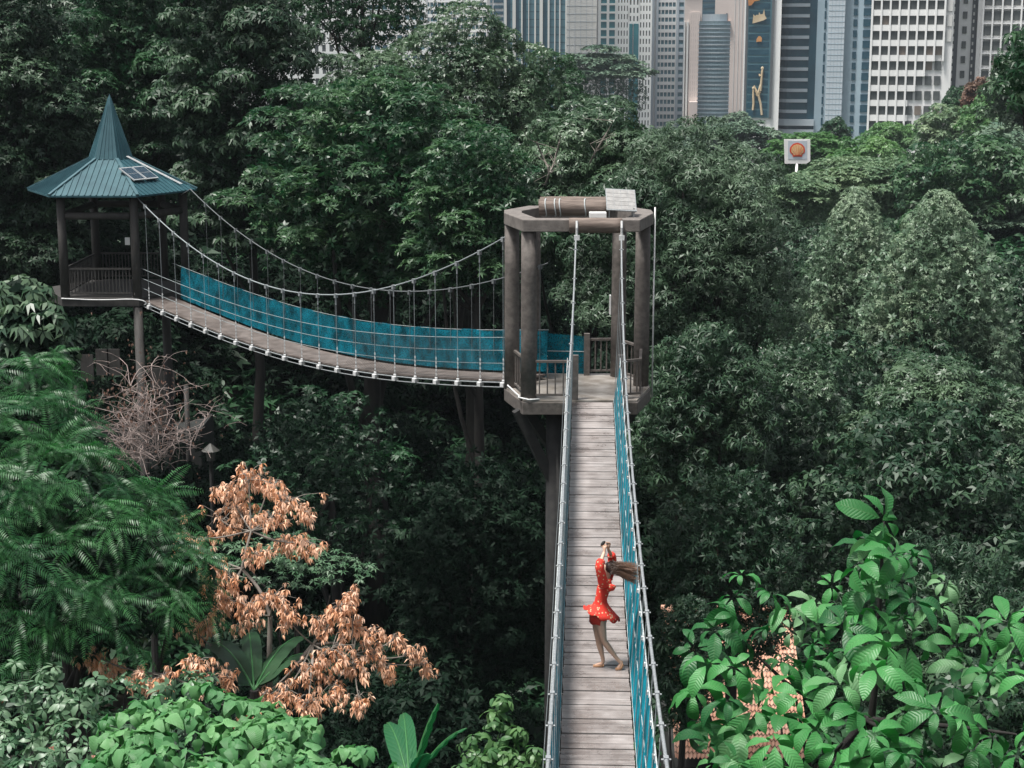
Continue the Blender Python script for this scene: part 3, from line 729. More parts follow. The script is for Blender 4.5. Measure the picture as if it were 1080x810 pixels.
for stalk in ([(805,121),(803.5,110),(801,101),(800.5,98)], [(795.5,116),(796,109),(795.5,102),(795.2,92)], [(803,96),(803.5,85),(804,76),(804.5,70)], [(800.5,98),(802.5,91),(803.5,86)], [(799.8,101),(798.5,96),(796,90)], [(802,80),(800.8,78)], [(800.5,98),(803.5,97)]):
    P = [Vector((b.ub(p[0]), -.4, b.zof(p[1]))) for p in stalk]; MB().tube(P, [.38]*(len(P)-1) + [.2], 6).build('gold_flower_stem', M_['gold'], b.root, local=True)
for (x, y, r) in ((800.4,99,.75),(804.2,72,.5),(795.4,93,.45),(803.6,84,.4),(798,96,.35),(796,109,.3)):
    MB().ball((b.ub(x), -.45, b.zof(y)), (r, .25, r*1.2)).build('gold_blossom', M_['gold'], b.root, local=True)
# L curved banded block + M grey-blue tower
cL = at(821, 60, 570); lb = empty('tower_block', (cL.x, 570, ZG), 'block with dark glass and pale curved floor bands on a rounded podium', 'building', rz=-math.atan(300/FPX))
W = at(860, 60, 570).x - cL.x
def curved(ex=0.0, w0=0.0): # plan outline: bowed left corner
    pts = [(w0 - ex, 8)]
    for k in range(7): a = math.pi + k * (math.pi/2) / 6; pts.append((w0 + 4.2 + (4.2 + ex) * math.cos(a), 7 + (7 + ex) * math.sin(a)))
    return pts + [(W, -ex), (W, 20), (w0 - ex, 20)]
zb = at(540, 119, 570).z - ZG
MB().prism(curved(), 0, 136).build('glass_core', M_['g_navy'], lb, local=True)
fh = 10.8 / FPX * 570
for k in range(34): MB().prism(curved(.5), zb + k*fh, zb + k*fh + 1.05).build('floor_band', M_['b_grey'], lb, local=True)
for z0, z1 in ((0, at(540,136,570).z - ZG), (at(540,132,570).z-ZG, at(540,125.5,570).z - ZG)):
    MB().prism(curved(2.6, .0), z0, z1).build('podium_band', M_['b_grey'], lb, local=True)
MB().box((W - 1.2, -.7, 68), (2.4, .3, 134)).build('edge_glass', M_['g_navy'], lb, local=True)
b = Bld(860.5, 918, 566, 125, 30, 'b_bluegrey', 'grey-blue tiled tower with columns of small square windows')
b.part('centre_bay', [(b.ub(872), b.ub(889), 0, 142.6, -2.2, .59)], 'b_grey')
b.part('tile_joint', [(b.ub(872)+.1, b.ub(889)-.1, z, z+.12, -2.27, -2.21) for z in np.arange(2, 80, 1.75)] + [(b.ub(x), b.ub(x)+.1, 0, 82, -2.26, -2.205) for x in (875.5, 879, 882.5, 886)], 'b_bluegrey')
fh = 3.42
b.panes([(b.ub(868), b.ub(869.8), b.zof(132) + fh*k, b.zof(132) + fh*k + 2.4) for k in range(24)], 'g_navy', d=(.3,.58), name='slot_window')
b.panes([(b.ub(898), b.ub(902), b.zof(140) + fh*k, b.zof(140) + fh*k + 2.2) for k in range(26)], 'g_navy', d=(.3,.58))
b.panes([(b.ub(908.2), b.ub(916), b.zof(140) + fh*k, b.zof(140) + fh*k + 2.3) for k in range(26)], 'g_navy', d=(.3,.58))
# N stepped white grid building
b = Bld(917, 1001.5, 420, 100, 26, 'b_white', 'white gridded apartment block with dark square windows, stepping down above the trees')
fh = 15.3 / FPX * 420
ug = [b.ub(918.2 + 9.25 * i) for i in range(9)]
cols = []
zb0 = b.zof(141)
for j in range(24):
    z0 = zb0 + j * fh
    for i in range(8):
        cols.append((ug[i] + .28, ug[i+1] - .28, z0 + 1.05, z0 + fh - .38))
b.panes(cols, 'g_dark', alt='curtain')
pr = []
for j in range(25):
    n_ = 8 if j > 5 else (7 if j == 5 else (6 if j == 4 else (5 if j == 3 else 4.3)))
    pr.append((0.02, ug[0] + (ug[1]-ug[0]) * n_, zb0 + j*fh - .45, zb0 + j*fh + .98, -.25, .6))
for i in range(9):
    zlo = zb0 + (0 if i < 5 else (3 if i == 5 else (4 if i == 6 else 5))) * fh
    pr.append((ug[i] - .22, ug[i] + .22, zlo - .45, 116, -.42, .58))
b.part('projecting_grid', pr, 'b_white')
b.panes([(ug[8] + .5, b.W - .35, zb0 + j*fh + .6, zb0 + j*fh + fh - .3) for j in range(6, 24)], 'b_ash', name='blank_panel', d=(.3,.5))
# O recessed cores and white block
b = Bld(1002, 1030, 428, 100, 22, 'b_white', 'narrow white stair core between two white blocks, with dark recesses and single windows')
b.part('slate_and_recess_shade', [(b.ub(1002.6), b.ub(1009), 0, 116, .1, .59), (b.ub(1022.2), b.ub(1027.6), 0, 116, .1, .59)], 'b_slate')  # flat dark strips on the wall stand in for shaded recesses
b.panes([(b.ub(1013), b.ub(1017.5), b.zof(82) + fh*k, b.zof(82) + fh*k + 1.7) for k in range(-3, 20)], 'g_dark', d=(.3, .58))
b.panes([(b.ub(1003.6), b.ub(1005), b.zof(90) + fh*.5*k, b.zof(90) + fh*.5*k + 1.1) for k in range(0, 30)], 'b_ash', d=(-.2, .09), name='air_conditioner')
b.panes([(b.ub(1023.4), b.ub(1025), b.zof(90) + fh*.5*k + .8, b.zof(90) + fh*.5*k + 1.6) for k in range(0, 30)], 'b_ash', d=(-.2, .09), name='air_conditioner')
b = Bld(1029, 1100, 424, 100, 26, 'b_white', 'white block with paired dark windows at the right edge of the photo')
ug = [b.ub(1034.5 + 9.6 * i) for i in range(7)]
b.panes([(ug[i] + .22, ug[i+1] - .28, b.zof(88) + fh*j + .8, b.zof(88) + fh*j + fh - .55) for j in range(-3, 20) for i in range(6)], 'g_dark', alt='curtain')
b.part('floor_ledge', [(ug[0]-.3, b.W, b.zof(88) + fh*j - .1, b.zof(88) + fh*j + .25, -.1, .6) for j in range(-3, 21)] + [(u-.2, u+.2, 0, 116, -.25, .59) for u in ug], 'b_white')

# petrol station sign
M_['s_white'] = mat('sign_white', (.82,.80,.79), (.86,.84,.83), .5, 2); M_['s_grey'] = mat('sign_grey', (.48,.53,.59), (.54,.58,.64), .5, 2)
M_['s_red'] = mat('sign_red', (.62,.06,.025), (.68,.09,.03), .5, 2); M_['s_yel'] = mat('sign_cream', (.75,.48,.20), (.8,.54,.28), .5, 2)
SY = 190.0; q = at(840.7, 159.5, SY); sc = SY / FPX
sg = empty('petrol_station_sign', (q.x, SY, gzf(q.x, SY)), 'white square roadside sign with red and yellow scallop shell, above the trees', 'sign')
def sx(px, py, d=0): v = at(px, py, SY); return (v.x, SY - d, v.z)
def plate(pts, d0, d1, name, m):
    n = len(pts); V = [sx(p[0], p[1], d1) for p in pts] + [sx(p[0], p[1], d0) for p in pts]
    return MB().add(V, [tuple(range(n)), tuple(range(n, 2*n))[::-1]] + [(i, i+n, (i+1)%n+n, (i+1)%n) for i in range(n)]).build(name, M_[m], sg)
plate([(827.2,147),(854.6,147),(854.6,170),(850.5,172.6),(828,172.6)], -.3, .0, 'panel', 's_white')
plate([(831.2,148.6),(851,148.6),(851,168),(831.2,168)], .002, .03, 'grey_field', 's_grey')
def shell(s_=1, cx=840.9, cy=158.3):
    P = []
    for k in range(27):
        a = math.pi * (1.14 - 1.28 * k / 26); r = 7.9 * s_ * (1 + .035 * abs(math.sin(k * math.pi / 26 * 7)))
        P.append((cx + r * math.cos(a), cy - r * .95 * math.sin(a)))
    return P + [(cx + 5.3*s_, cy + 4.6*s_), (cx + 4.9*s_, cy + 7*s_), (cx - 4.9*s_, cy + 7*s_), (cx - 5.3*s_, cy + 4.6*s_)]
plate(shell(1.0)[::-1], .033, .06, 'red_shell', 's_red'); plate(shell(.80, cy=158.4)[::-1], .063, .09, 'yellow_shell', 's_yel')
for k in range(6):
    a = math.pi * (.92 - .168 * k); m = MB()
    m.beam(Vector(sx(840.9 + .8*math.cos(a)*2, 163.6, .105)), Vector(sx(840.9 + 6.0*math.cos(a), 158.4 - 5.6*math.sin(a), .105)), .055, .02); m.build('shell_rib', M_['s_red'], sg)
plate([(836.6,163.4),(845.2,163.4),(844.6,164.2),(837.2,164.2)], .093, .1, 'shell_base_line', 's_red')
c = sx(840.5, 172, -.15); MB().tube([(c[0], c[1], gzf(c[0], SY)), (c[0], c[1], c[2])], .16, 10).build('pole', M_['s_white'], sg, smooth=True)

# ------------------------------------------------------------ air
hm = bpy.data.materials.new('hazy_air'); hm.use_nodes = True; hn = hm.node_tree; hn.nodes.remove(hn.nodes['Principled BSDF'])
pv_ = hn.nodes.new('ShaderNodeVolumePrincipled'); pv_.inputs['Color'].default_value = (.80, .90, 1, 1); pv_.inputs['Density'].default_value = .00011; pv_.inputs['Anisotropy'].default_value = .1
hn.links.new(pv_.outputs[0], hn.nodes['Material Output'].inputs['Volume'])
tag(MB().box((0, 640, 65), (3000, 1500, 214)).build('haze', hm), kind='stuff')

# ------------------------------------------------------------ foliage engine
def norm(v): return v / np.maximum(np.linalg.norm(v, axis=-1, keepdims=True), 1e-9)
def rotx(V, a): c, s = math.cos(a), math.sin(a); return V @ np.array([[1,0,0],[0,c,s],[0,-s,c]])
def roty(V, a): c, s = math.cos(a), math.sin(a); return V @ np.array([[c,0,s],[0,1,0],[-s,0,c]])   # positive lifts +x
def rotz(V, a): c, s = math.cos(a), math.sin(a); return V @ np.array([[c,s,0],[-s,c,0],[0,0,1]])
def kite(L=1, W=.36, droop=.12, fold=.08, at_=.45):
    return np.array([[0,0,0],[at_*L,-W*L/2,fold*L],[L,0,-droop*L],[at_*L,W*L/2,fold*L]], float), np.array([[0,1,2,3]])
def leafgrid(nu, prof, droop=.35, fold=.18, wave=0., cup=0.):
    """leaf surface of length 1; prof(u)=half width; returns V,F,UV"""
    us = np.linspace(0, 1, nu + 1); vs = np.array([-1, -.5, 0, .5, 1.])
    V, UV = [], []
    for u in us:
        w_ = prof(u); cx = math.sin(u * droop * 1.6) / (droop * 1.6); cz_ = -(1 - math.cos(u * droop * 1.6)) / (droop * 1.6)
        for v in vs:
            V.append([cx, v * w_, cz_ + abs(v) * w_ * fold - cup * v * v * w_ + wave * w_ * math.sin(u * 17 + v * 2) * abs(v)]); UV.append([u, .5 + v * .5 * w_ / .3])
    Fc = [[i*5+j, (i+1)*5+j, (i+1)*5+j+1, i*5+j+1] for i in range(nu) for j in range(4)]
    return np.array(V), np.array(Fc), np.array(UV)
def join(parts):
    V, F_, U, b = [], [], [], 0
    for p in parts:
        V.append(p[0]); F_.append(p[1] + b); b += len(p[0])
        U.append(p[2] if len(p) > 2 else np.zeros((len(p[0]), 2)))
    return np.concatenate(V), np.concatenate(F_), np.concatenate(U)
def rosette(K, L, W, elev=(-.1, .5), droop=.15, fold=.08, r=None, leaf=None):
    r = r or random; P = []
    for k in range(K):
        V, F_ = kite(L * r.uniform(.75, 1.1), W * r.uniform(.85, 1.15), droop, fold)
        V = rotx(V, r.uniform(-.5, .5)); V = roty(V, r.uniform(*elev)); V = V + np.array([.04*L, 0, 0]); V = rotz(V, 2*math.pi*(k + r.uniform(-.3, .3))/K)
        P.append((V, F_))
    return join(P)
def scatter(templates, P, N, Sz, tint=None, roll=None):
    """place templates (their +z along N) at P"""
    n = len(P); which = rng.integers(0, len(templates), n); VV, FF, TT, UU = [], [], [], []; b = 0
    N = norm(N); ref = np.tile([0., 0, 1], (n, 1)); ref[np.abs(N[:, 2]) > .9] = [1, 0, 0]
    X = norm(np.cross(ref, N)); Y = np.cross(N, X); a = rng.uniform(0, 2*math.pi, n) if roll is None else roll
    X2 = X * np.cos(a)[:, None] + Y * np.sin(a)[:, None]; Y2 = np.cross(N, X2)
    tint = rng.uniform(.0, 1, n) if tint is None else tint
    for ti, T_ in enumerate(templates):
        sel = np.where(which == ti)[0]
        if not len(sel): continue
        V, F_ = T_[0], T_[1]; U = T_[2] if len(T_) > 2 else np.zeros((len(V), 2))
        W_ = (X2[sel][:, None] * V[None, :, 0:1] + Y2[sel][:, None] * V[None, :, 1:2] + N[sel][:, None] * V[None, :, 2:3]) * Sz[sel][:, None, None] + P[sel][:, None]
        VV.append(W_.reshape(-1, 3)); FF.append((F_[None] + (np.arange(len(sel)) * len(V))[:, None, None]).reshape(-1, 4) + b)
        # tint: clump value plus one value per leaf (4 vertices of a kite share it)
        if len(V) % 4 == 0 and len(T_) > 2 and not np.any(U): j = np.repeat(rng.uniform(-.25, .25, (len(sel), len(V) // 4)), 4, 1)
        else: j = np.zeros((len(sel), len(V)))
        TT.append(np.clip(tint[sel][:, None] + j, 0, 1).ravel()); UU.append(np.tile(U, (len(sel), 1))); b += len(sel) * len(V)
    return np.concatenate(VV), np.concatenate(FF), np.concatenate(TT), np.concatenate(UU)

CAMP = np.array([0, 0, CAMZ])
def lobe_points(C, Rr, dens, up=.35, jit=.35, low=-.45, shell=(.82, 1.04)):
    """anchors on the skin of many lobes; C (k,3) centres, Rr (k,3) radii, dens anchors per m2"""
    P, N = [], []
    for c, r in zip(C, Rr):
        area = 4*math.pi*(((r[0]*r[1])**1.6 + (r[0]*r[2])**1.6 + (r[1]*r[2])**1.6)/3)**(1/1.6); n = max(6, int(area * dens))
        d = norm(rng.normal(size=(n, 3))); d = d[d[:, 2] > low + rng.uniform(-.2, .2, len(d))]
        p = c + d * r * rng.uniform(shell[0], shell[1], (len(d), 1)); nn = norm(d / r); 
        toc = norm(CAMP - p); keep = (np.sum(nn * toc, 1) > -.25) | (rng.random(len(d)) < .3)
        P.append(p[keep]); N.append(nn[keep])
    P, N = np.concatenate(P), np.concatenate(N)
    inside = np.zeros(len(P), int)
    for c, r in zip(C, Rr):
        q = (P - c) / r; inside += (np.sum(q*q, 1) < .50)
    keep = (inside == 0) | (rng.random(len(P)) < .10)
    P, N = P[keep], N[keep]
    N = norm(N * (1 - up) + np.array([0, 0, up]) + rng.normal(size=N.shape) * jit * .5)
    return P, N
def crown_lobes(c, R, n, rf=(.20, .34), flat=.8, kind='broad', seed=0, gap=0.):
    r = np.random.default_rng(seed); C, RR = [], []
    for k in range(n):
        z = 1 - 2 * (k + .5) / n; a = k * 2.39996 + r.uniform(-.4, .4)
        if kind == 'dome': z = 1 - 1.45 * (k + .5) / n
        if kind == 'umbrella': z = r.uniform(.25, 1)
        h = math.sqrt(max(0, 1 - z*z)); d = np.array([h*math.cos(a), h*math.sin(a), z])
        s = r.uniform(*rf); rad = r.uniform(.72, .95) - s * .5 + (.12 if kind == 'dome' else 0)
        if kind == 'dome': d = np.array([h*math.cos(a)*(1.0 if z > 0 else 1.05), h*math.sin(a), z * 1.0])
        if kind == 'cone':
            q = ((k + .5) / n) ** .62; C.append(np.array(c) + np.array([math.cos(a)*R[0]*q*.93, math.sin(a)*R[1]*q*.93, R[2]*(.93 - 1.9*q**1.5)])); m_ = (R[0]+R[1]+R[2])/3; s = r.uniform(*rf)
            RR.append(np.array([m_*s, m_*s, m_*s*flat])); continue
        if kind == 'shelf': rad = r.uniform(.55, .98) - s * .3
        C.append(np.array(c) + d * R * rad); m_ = (R[0] + R[1] + R[2]) / 3
        fl = flat * r.uniform(.8, 1.2); RR.append(np.array([m_*s*r.uniform(.85,1.25), m_*s*r.uniform(.85,1.25), m_*s*fl]))
    return np.array(C), np.array(RR)
def noise_keep(P, sc, thr, seed=0):
    r = np.random.default_rng(seed); v = np.zeros(len(P))
    for _ in range(5):
        k = r.normal(size=3) / sc * 1.3; v += np.sin(P @ k + r.uniform(0, 6.3))
    return v / 5 > thr
def trunk(parent, base, top, r0, targets, mt='bark', nl=9, seed=0, name='trunk'):
    r = random.Random(seed); m = MB(); base, top = Vector(base), Vector(top); P = []
    for i in range(7):
        t = i / 6; P.append(base.lerp(top, t) + Vector((r.uniform(-.3,.3), r.uniform(-.3,.3), 0)) * (r0 * 2 * (0 < i)))
    m.tube(P, [r0 * (1.25 if i == 0 else 1 - .55*i/6) for i in range(7)], 9)
    o = m.build(name, M_[mt], parent, smooth=True)
    idx = r.sample(range(len(targets)), min(nl, len(targets)))
    for i in idx:
        s_ = P[r.randint(3, 6)]; tg = s_.lerp(Vector(targets[i]), .82); mid = s_.lerp(tg, .5) + Vector((0, 0, -.12 * (tg - s_).length)) + Vector([r.uniform(-.4,.4) for _ in range(3)])
        Q = smoothpath([s_, mid, tg], 2); n_ = len(Q)
        MB().tube(Q, [r0 * .42 * (1 - .8*j/n_) for j in range(n_)], 6).build('limb', M_[mt], parent, smooth=True)
    return o

G_ = {}
G_['grey'] = leafmat('grey_green_leaf', (.024,.064,.032), (.100,.165,.090), .18, .42, .55)
G_['mid'] = leafmat('mid_green_leaf', (.014,.058,.026), (.085,.165,.075), .25, .42, .5)
G_['deep'] = leafmat('deep_green_leaf', (.012,.050,.022), (.042,.105,.044), .2, .45, .4)
G_['dull'] = leafmat('dull_leaf', (.012,.042,.020), (.058,.114,.054), .15, .5, .5)
G_['dome'] = leafmat('haze_paled_fine_leaf', (.085,.150,.090), (.300,.400,.260), .2, .45, .5)  # cone trees: leaf colour lightened to carry haze and brighter distant light
G_['shade2'] = leafmat('shade_darkened_whorl_leaf', (.007,.030,.014), (.042,.115,.050), .2, .45, .45)  # mid green darkened, so the colour itself holds shade below the bridge
G_['shade'] = leafmat('shade_darkened_leaf', (.004,.015,.008), (.012,.032,.016), .15, .6, .15)  # shade of dark gaps and crown interiors is put into the leaf colour
G_['silver'] = leafmat('silvery_leaf', (.020,.054,.026), (.090,.146,.085), .15, .5, .5)
G_['fresh'] = leafmat('fresh_green_leaf', (.060,.150,.055), (.160,.290,.110), .3, .42, .45)  # green raised to carry the brighter, hazy light over the hill trees
G_['fern'] = leafmat('fern_green_leaf', (.009,.060,.020), (.050,.170,.052), .25, .42, .45)
G_['pale'] = leafmat('haze_paled_green_crown', (.090,.165,.090), (.240,.320,.180), .2, .5, .4)  # hill and rain trees: haze and brighter light mixed into the leaf colour
G_['dist'] = leafmat('distant_crown', (.055,.110,.075), (.150,.215,.145), .1, .6, .3)  # distance haze is part of this crown colour
G_['rust'] = leafmat('rusty_crown', (.10,.07,.05), (.20,.12,.09), .2, .6, .3)
G_['dry'] = leafmat('dry_orange_leaf', (.76,.37,.20), (.94,.64,.47), .2, .6, .25)
G_['big'] = leafmat('large_veined_leaf', (.010,.090,.024), (.062,.270,.070), .25, .45, .5, cC=(.17,.32,.16), veins=True)
G_['heart'] = leafmat('heart_leaf', (.060,.210,.070), (.165,.370,.145), .25, .45, .5, veins=True)
G_['shrub'] = leafmat('shrub_leaf', (.050,.130,.060), (.150,.240,.140), .2, .42, .6)
G_['banana'] = leafmat('banana_leaf', (.012,.095,.035), (.030,.160,.055), .25, .4, .5, veins=True)

def make_tree(name, label, group, box, Y, leaf, LS, dens, kind='broad', K=7, W=.36, elev=(-.2,.5), droop=.2, nl=42, rf=(.2,.34), flat=.75,
              up=.35, jit=.35, seed=1, base=None, r0=.26, low=-.45, lim=9, ry=.8, gap=None, inner=1., cat='tree', bark='bark', tintlow=0., tinthigh=1., shell=(.82,1.04), shape=None):
    px0, py0, px1, py1 = box; c = at((px0+px1)/2, (py0+py1)/2, Y); k = Y / FPX
    R = np.array([(px1-px0)/2*k, (px1-px0)/2*k*ry, (py1-py0)/2*k*1.02])
    if kind == 'umbrella': R[2] = (py1-py0)/2*k*1.02
    bx_, by_ = (c.x + random.uniform(-.1,.1)*R[0], c.y + .1*R[1]) if base is None else base
    root = empty(name, (bx_, by_, gzf(bx_, by_)), label, cat, group)
    C, RR = crown_lobes(np.array(c), R, nl, rf, flat, kind, seed)
    if shape is not None: C, RR = shape(C, RR, np.array(c), R)
    P, N = lobe_points(C, RR, dens, up, jit, low, shell)
    if gap is not None: kp = noise_keep(P, gap[0], gap[1], seed); P, N = P[kp], N[kp]
    T4 = [rosette(K, 1, W, elev, droop, .08, random.Random(seed*10 + i)) for i in range(4)]
    # clumpwise tint: neighbouring rosettes share it
    r = np.random.default_rng(seed + 50); tv = np.zeros(len(P))
    for _ in range(4): tv += np.sin(P @ (r.normal(size=3) / (R.mean() * .22)) + r.uniform(0, 6))
    tv = tintlow + (tinthigh - tintlow) * np.clip(.5 + tv * .16 + r.uniform(-.28, .28, len(P)), 0, 1)
    V, F_, T, U = scatter(T4, P, N, LS * rng.uniform(.7, 1.2, len(P)), tv)
    if inner > 0:
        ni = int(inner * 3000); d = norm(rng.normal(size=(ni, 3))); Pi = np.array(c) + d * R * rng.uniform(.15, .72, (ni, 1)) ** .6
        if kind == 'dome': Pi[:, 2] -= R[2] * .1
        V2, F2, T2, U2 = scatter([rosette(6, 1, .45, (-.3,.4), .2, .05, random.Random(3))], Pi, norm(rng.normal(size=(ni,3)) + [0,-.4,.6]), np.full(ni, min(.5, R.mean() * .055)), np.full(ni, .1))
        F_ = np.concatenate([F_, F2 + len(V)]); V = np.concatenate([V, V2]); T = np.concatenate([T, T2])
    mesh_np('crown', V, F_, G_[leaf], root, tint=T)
    trunk(root, (bx_, by_, gzf(bx_, by_) - .5), (c.x, c.y + .1*R[1], c.z - R[2]*.1), r0, C, bark, lim, seed)
    return root

FG = 'trees of the forest around the bridges'
# --- behind the bridges
make_tree('broadleaf_tree', 'tall forest tree with tiers of drooping dull leaves directly right of the gazebo spire', FG, (165,-70,350,300), 72, 'dull', 0.302, 13.80, 'shelf', 8, .34, (-.7,.1), .3, 60, (.16,.27), .55, .45, .3, 2, low=-.3)
make_tree('broadleaf_tree', 'large tree with layered bright leaf whorls hanging over the middle of the sagging bridge', FG, (232,60,560,345), 62, 'mid', 0.260, 15.18, 'shelf', 8, .30, (-.1,.55), .15, 95, (.12,.20), .42, .6, .3, 3, low=-.2, r0=.5, tinthigh=.9)
make_tree('broadleaf_tree', 'tree crown with glossy green whorls between large layered tree and tower top', FG, (420,120,585,330), 57, 'mid', 0.235, 15.18, 'shelf', 8, .3, (-.1,.5), .15, 55, (.16,.26), .45, .55, .3, 4, low=-.2)
make_tree('broadleaf_tree', 'rounded dense crown whose top covers the foot of the striped tower', FG, (395,14,592,300), 82, 'grey', 0.210, 20.70, 'dome', 7, .34, (-.1,.6), .15, 60, (.2,.3), .8, .3, .4, 5, r0=.5)
make_tree('broadleaf_tree', 'dark small round crown peeking left of the hazy rain tree', FG, (538,48,622,250), 96, 'deep', 0.202, 19.32, 'dome', 7, .34, (-.1,.6), .15, 30, (.22,.34), .8, .3, .4, 6, tintlow=.3)
make_tree('broadleaf_tree', 'bushy tree with pale bare twigs just behind and above the tower roof', FG, (520,92,735,330), 70, 'grey', 0.227, 16.56, 'broad', 7, .32, (-.2,.5), .2, 60, (.18,.3), .7, .35, .4, 7)
make_tree('broadleaf_tree', 'huge silvery leaved tree with sloping right edge, right of the tower', FG, (606,124,838,455), 66, 'silver', 0.244, 17.94, 'dome', 6, .26, (-.7,.3), .3, 80, (.18,.28), .7, .25, .5, 8, r0=.55)
make_tree('broadleaf_tree', 'dark lower crown of narrow drooping leaves right of the plank bridge top', FG, (660,320,830,580), 55, 'dull', 0.227, 17.94, 'broad', 6, .24, (-.8,.2), .35, 60, (.18,.3), .7, .2, .5, 9, tinthigh=.65)
make_tree('broadleaf_tree', 'far left tall dark tree filling the top left corner', FG, (-90,-70,110,330), 74, 'dull', 0.252, 15.18, 'shelf', 7, .36, (-.3,.4), .2, 60, (.18,.28), .6, .4, .4, 10, tinthigh=.65)
make_tree('broadleaf_tree', 'dark green tree behind the gazebo spire, between corner tree and drooping tiered tree', FG, (50,-60,235,250), 84, 'deep', 0.269, 13.80, 'shelf', 7, .36, (-.3,.4), .2, 60, (.17,.27), .6, .4, .4, 11)
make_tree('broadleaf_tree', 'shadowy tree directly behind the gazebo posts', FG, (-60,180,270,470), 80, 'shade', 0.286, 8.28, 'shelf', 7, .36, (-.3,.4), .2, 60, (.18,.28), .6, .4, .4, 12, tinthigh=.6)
make_tree('broadleaf_tree', 'spreading crown with dark crooked branches at the top edge, left of centre', FG, (285,-80,480,68), 92, 'deep', 0.227, 9.66, 'broad', 7, .34, (-.2,.5), .2, 42, (.15,.24), .5, .4, .4, 13, tintlow=.2, inner=.5, gap=(1.6, -.2), lim=14)
make_tree('broadleaf_tree', 'grey green crown showing between the layered bridge tree and the dark crooked boughs', FG, (322,40,468,230), 77, 'grey', .21, 18, 'broad', 7, .34, (-.2,.5), .2, 48, (.18,.28), .7, .4, .4, 44)
make_tree('broadleaf_tree', 'leafy boughs with broad whorls hanging in the dark under the sagging bridge', FG, (232,385,470,640), 55, 'shade2', 0.252, 7.59, 'shelf', 8, .36, (-.2,.4), .2, 60, (.12,.2), .4, .55, .35, 14, gap=(1.2, .10), tinthigh=.9, inner=.4)
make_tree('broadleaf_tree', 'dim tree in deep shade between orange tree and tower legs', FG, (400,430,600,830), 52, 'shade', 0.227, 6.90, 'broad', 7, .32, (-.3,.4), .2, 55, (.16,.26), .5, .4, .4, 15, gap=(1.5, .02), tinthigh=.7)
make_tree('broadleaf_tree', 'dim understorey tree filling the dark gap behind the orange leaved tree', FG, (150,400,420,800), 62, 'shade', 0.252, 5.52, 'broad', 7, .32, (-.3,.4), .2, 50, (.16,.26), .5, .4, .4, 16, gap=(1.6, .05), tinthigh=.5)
make_tree('broadleaf_tree', 'dark crown filling the very top left corner of the photo', FG, (-30,-110,200,120), 96, 'dull', .34, 8, 'shelf', 7, .36, (-.3,.4), .2, 55, (.18,.28), .6, .4, .4, 42, tinthigh=.6)
make_tree('broadleaf_tree', 'small dark tree between bridge cable and the tiled roof, right of the woman', FG, (672,600,775,800), 38, 'dull', .2, 13, 'broad', 6, .28, (-.9,.1), .35, 34, (.2,.3), .6, .3, .4, 43, tinthigh=.6, gap=(1.0,-.32), inner=1.2, lim=5, r0=.14)
make_tree('broadleaf_tree', 'dark tree whose crown fills the shade just below and behind the gazebo floor', FG, (-30,318,262,560), 70, 'shade', .34, 7, 'shelf', 7, .36, (-.3,.4), .2, 60, (.16,.26), .6, .4, .4, 45)
make_tree('broadleaf_tree', 'dull crown at the top edge between the corner tree and the white apartment block', FG, (130,-95,310,85), 100, 'dull', .32, 9, 'shelf', 7, .36, (-.3,.4), .2, 50, (.18,.28), .6, .4, .4, 46)
# --- right side
make_tree('conical_tree', 'larger rounded cone shaped tree with fine pale leaves, foremost of the two', 'two cone shaped trees on the right', (876,202,1094,480), 92, 'dome', 0.185, 20, 'cone', 6, .36, (-.3,.5), .2, 190, (.10,.16), .9, .25, .5, 17, r0=.4)
make_tree('conical_tree', 'smaller rounded cone shaped tree with fine pale leaves, left and behind', 'two cone shaped trees on the right', (824,197,976,450), 104, 'dome', 0.185, 19, 'cone', 6, .36, (-.3,.5), .2, 150, (.11,.17), .9, .25, .5, 18, r0=.4)
make_tree('broadleaf_tree', 'green tree with light glossy whorls in front of the larger cone shaped tree', FG, (868,345,1105,640), 66, 'grey', 0.252, 16.56, 'broad', 7, .34, (-.1,.5), .2, 75, (.16,.26), .65, .4, .4, 19)
make_tree('broadleaf_tree', 'slender shaded tree standing left of the light whorled tree on the right', FG, (770,330,905,620), 76, 'grey', 0.218, 16.56, 'broad', 7, .32, (-.3,.4), .2, 50, (.18,.28), .7, .3, .4, 20, tinthigh=.7)
make_tree('broadleaf_tree', 'shaded tree with thin hanging leaves behind the large veined leaves, right edge', FG, (860,545,1110,800), 48, 'dull', 0.218, 16.56, 'broad', 6, .24, (-.9,.1), .35, 70, (.15,.24), .6, .3, .4, 21, tinthigh=.75)
make_tree('broadleaf_tree', 'shaded tree with thin dark leaves just right of the woman, below the bridge cable', FG, (668,450,870,760), 44, 'dull', 0.202, 13.80, 'broad', 6, .24, (-.9,.1), .35, 60, (.15,.24), .6, .3, .4, 22, tinthigh=.5, gap=(1.3, -.25), inner=1, lim=4)
RT = 'layered rain trees beyond the valley'
um = dict(kind='umbrella', K=6, W=.5, elev=(-.2,.4), droop=.1, rf=(.2,.34), flat=.28, up=.7, jit=.3, low=-.1)
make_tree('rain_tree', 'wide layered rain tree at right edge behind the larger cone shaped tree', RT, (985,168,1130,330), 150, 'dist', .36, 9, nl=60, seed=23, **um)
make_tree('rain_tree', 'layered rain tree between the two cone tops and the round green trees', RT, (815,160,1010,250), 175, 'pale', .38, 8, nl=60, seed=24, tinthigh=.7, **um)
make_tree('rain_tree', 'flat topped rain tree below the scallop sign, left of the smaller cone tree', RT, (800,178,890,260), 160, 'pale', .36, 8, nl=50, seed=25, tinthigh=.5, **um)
make_tree('rain_tree', 'blue-hazy layered rain tree in front of the blank grey wall', RT, (575,44,694,150), 400, 'dist', .9, 1.6, nl=60, seed=26, inner=.8, lim=12, **um)
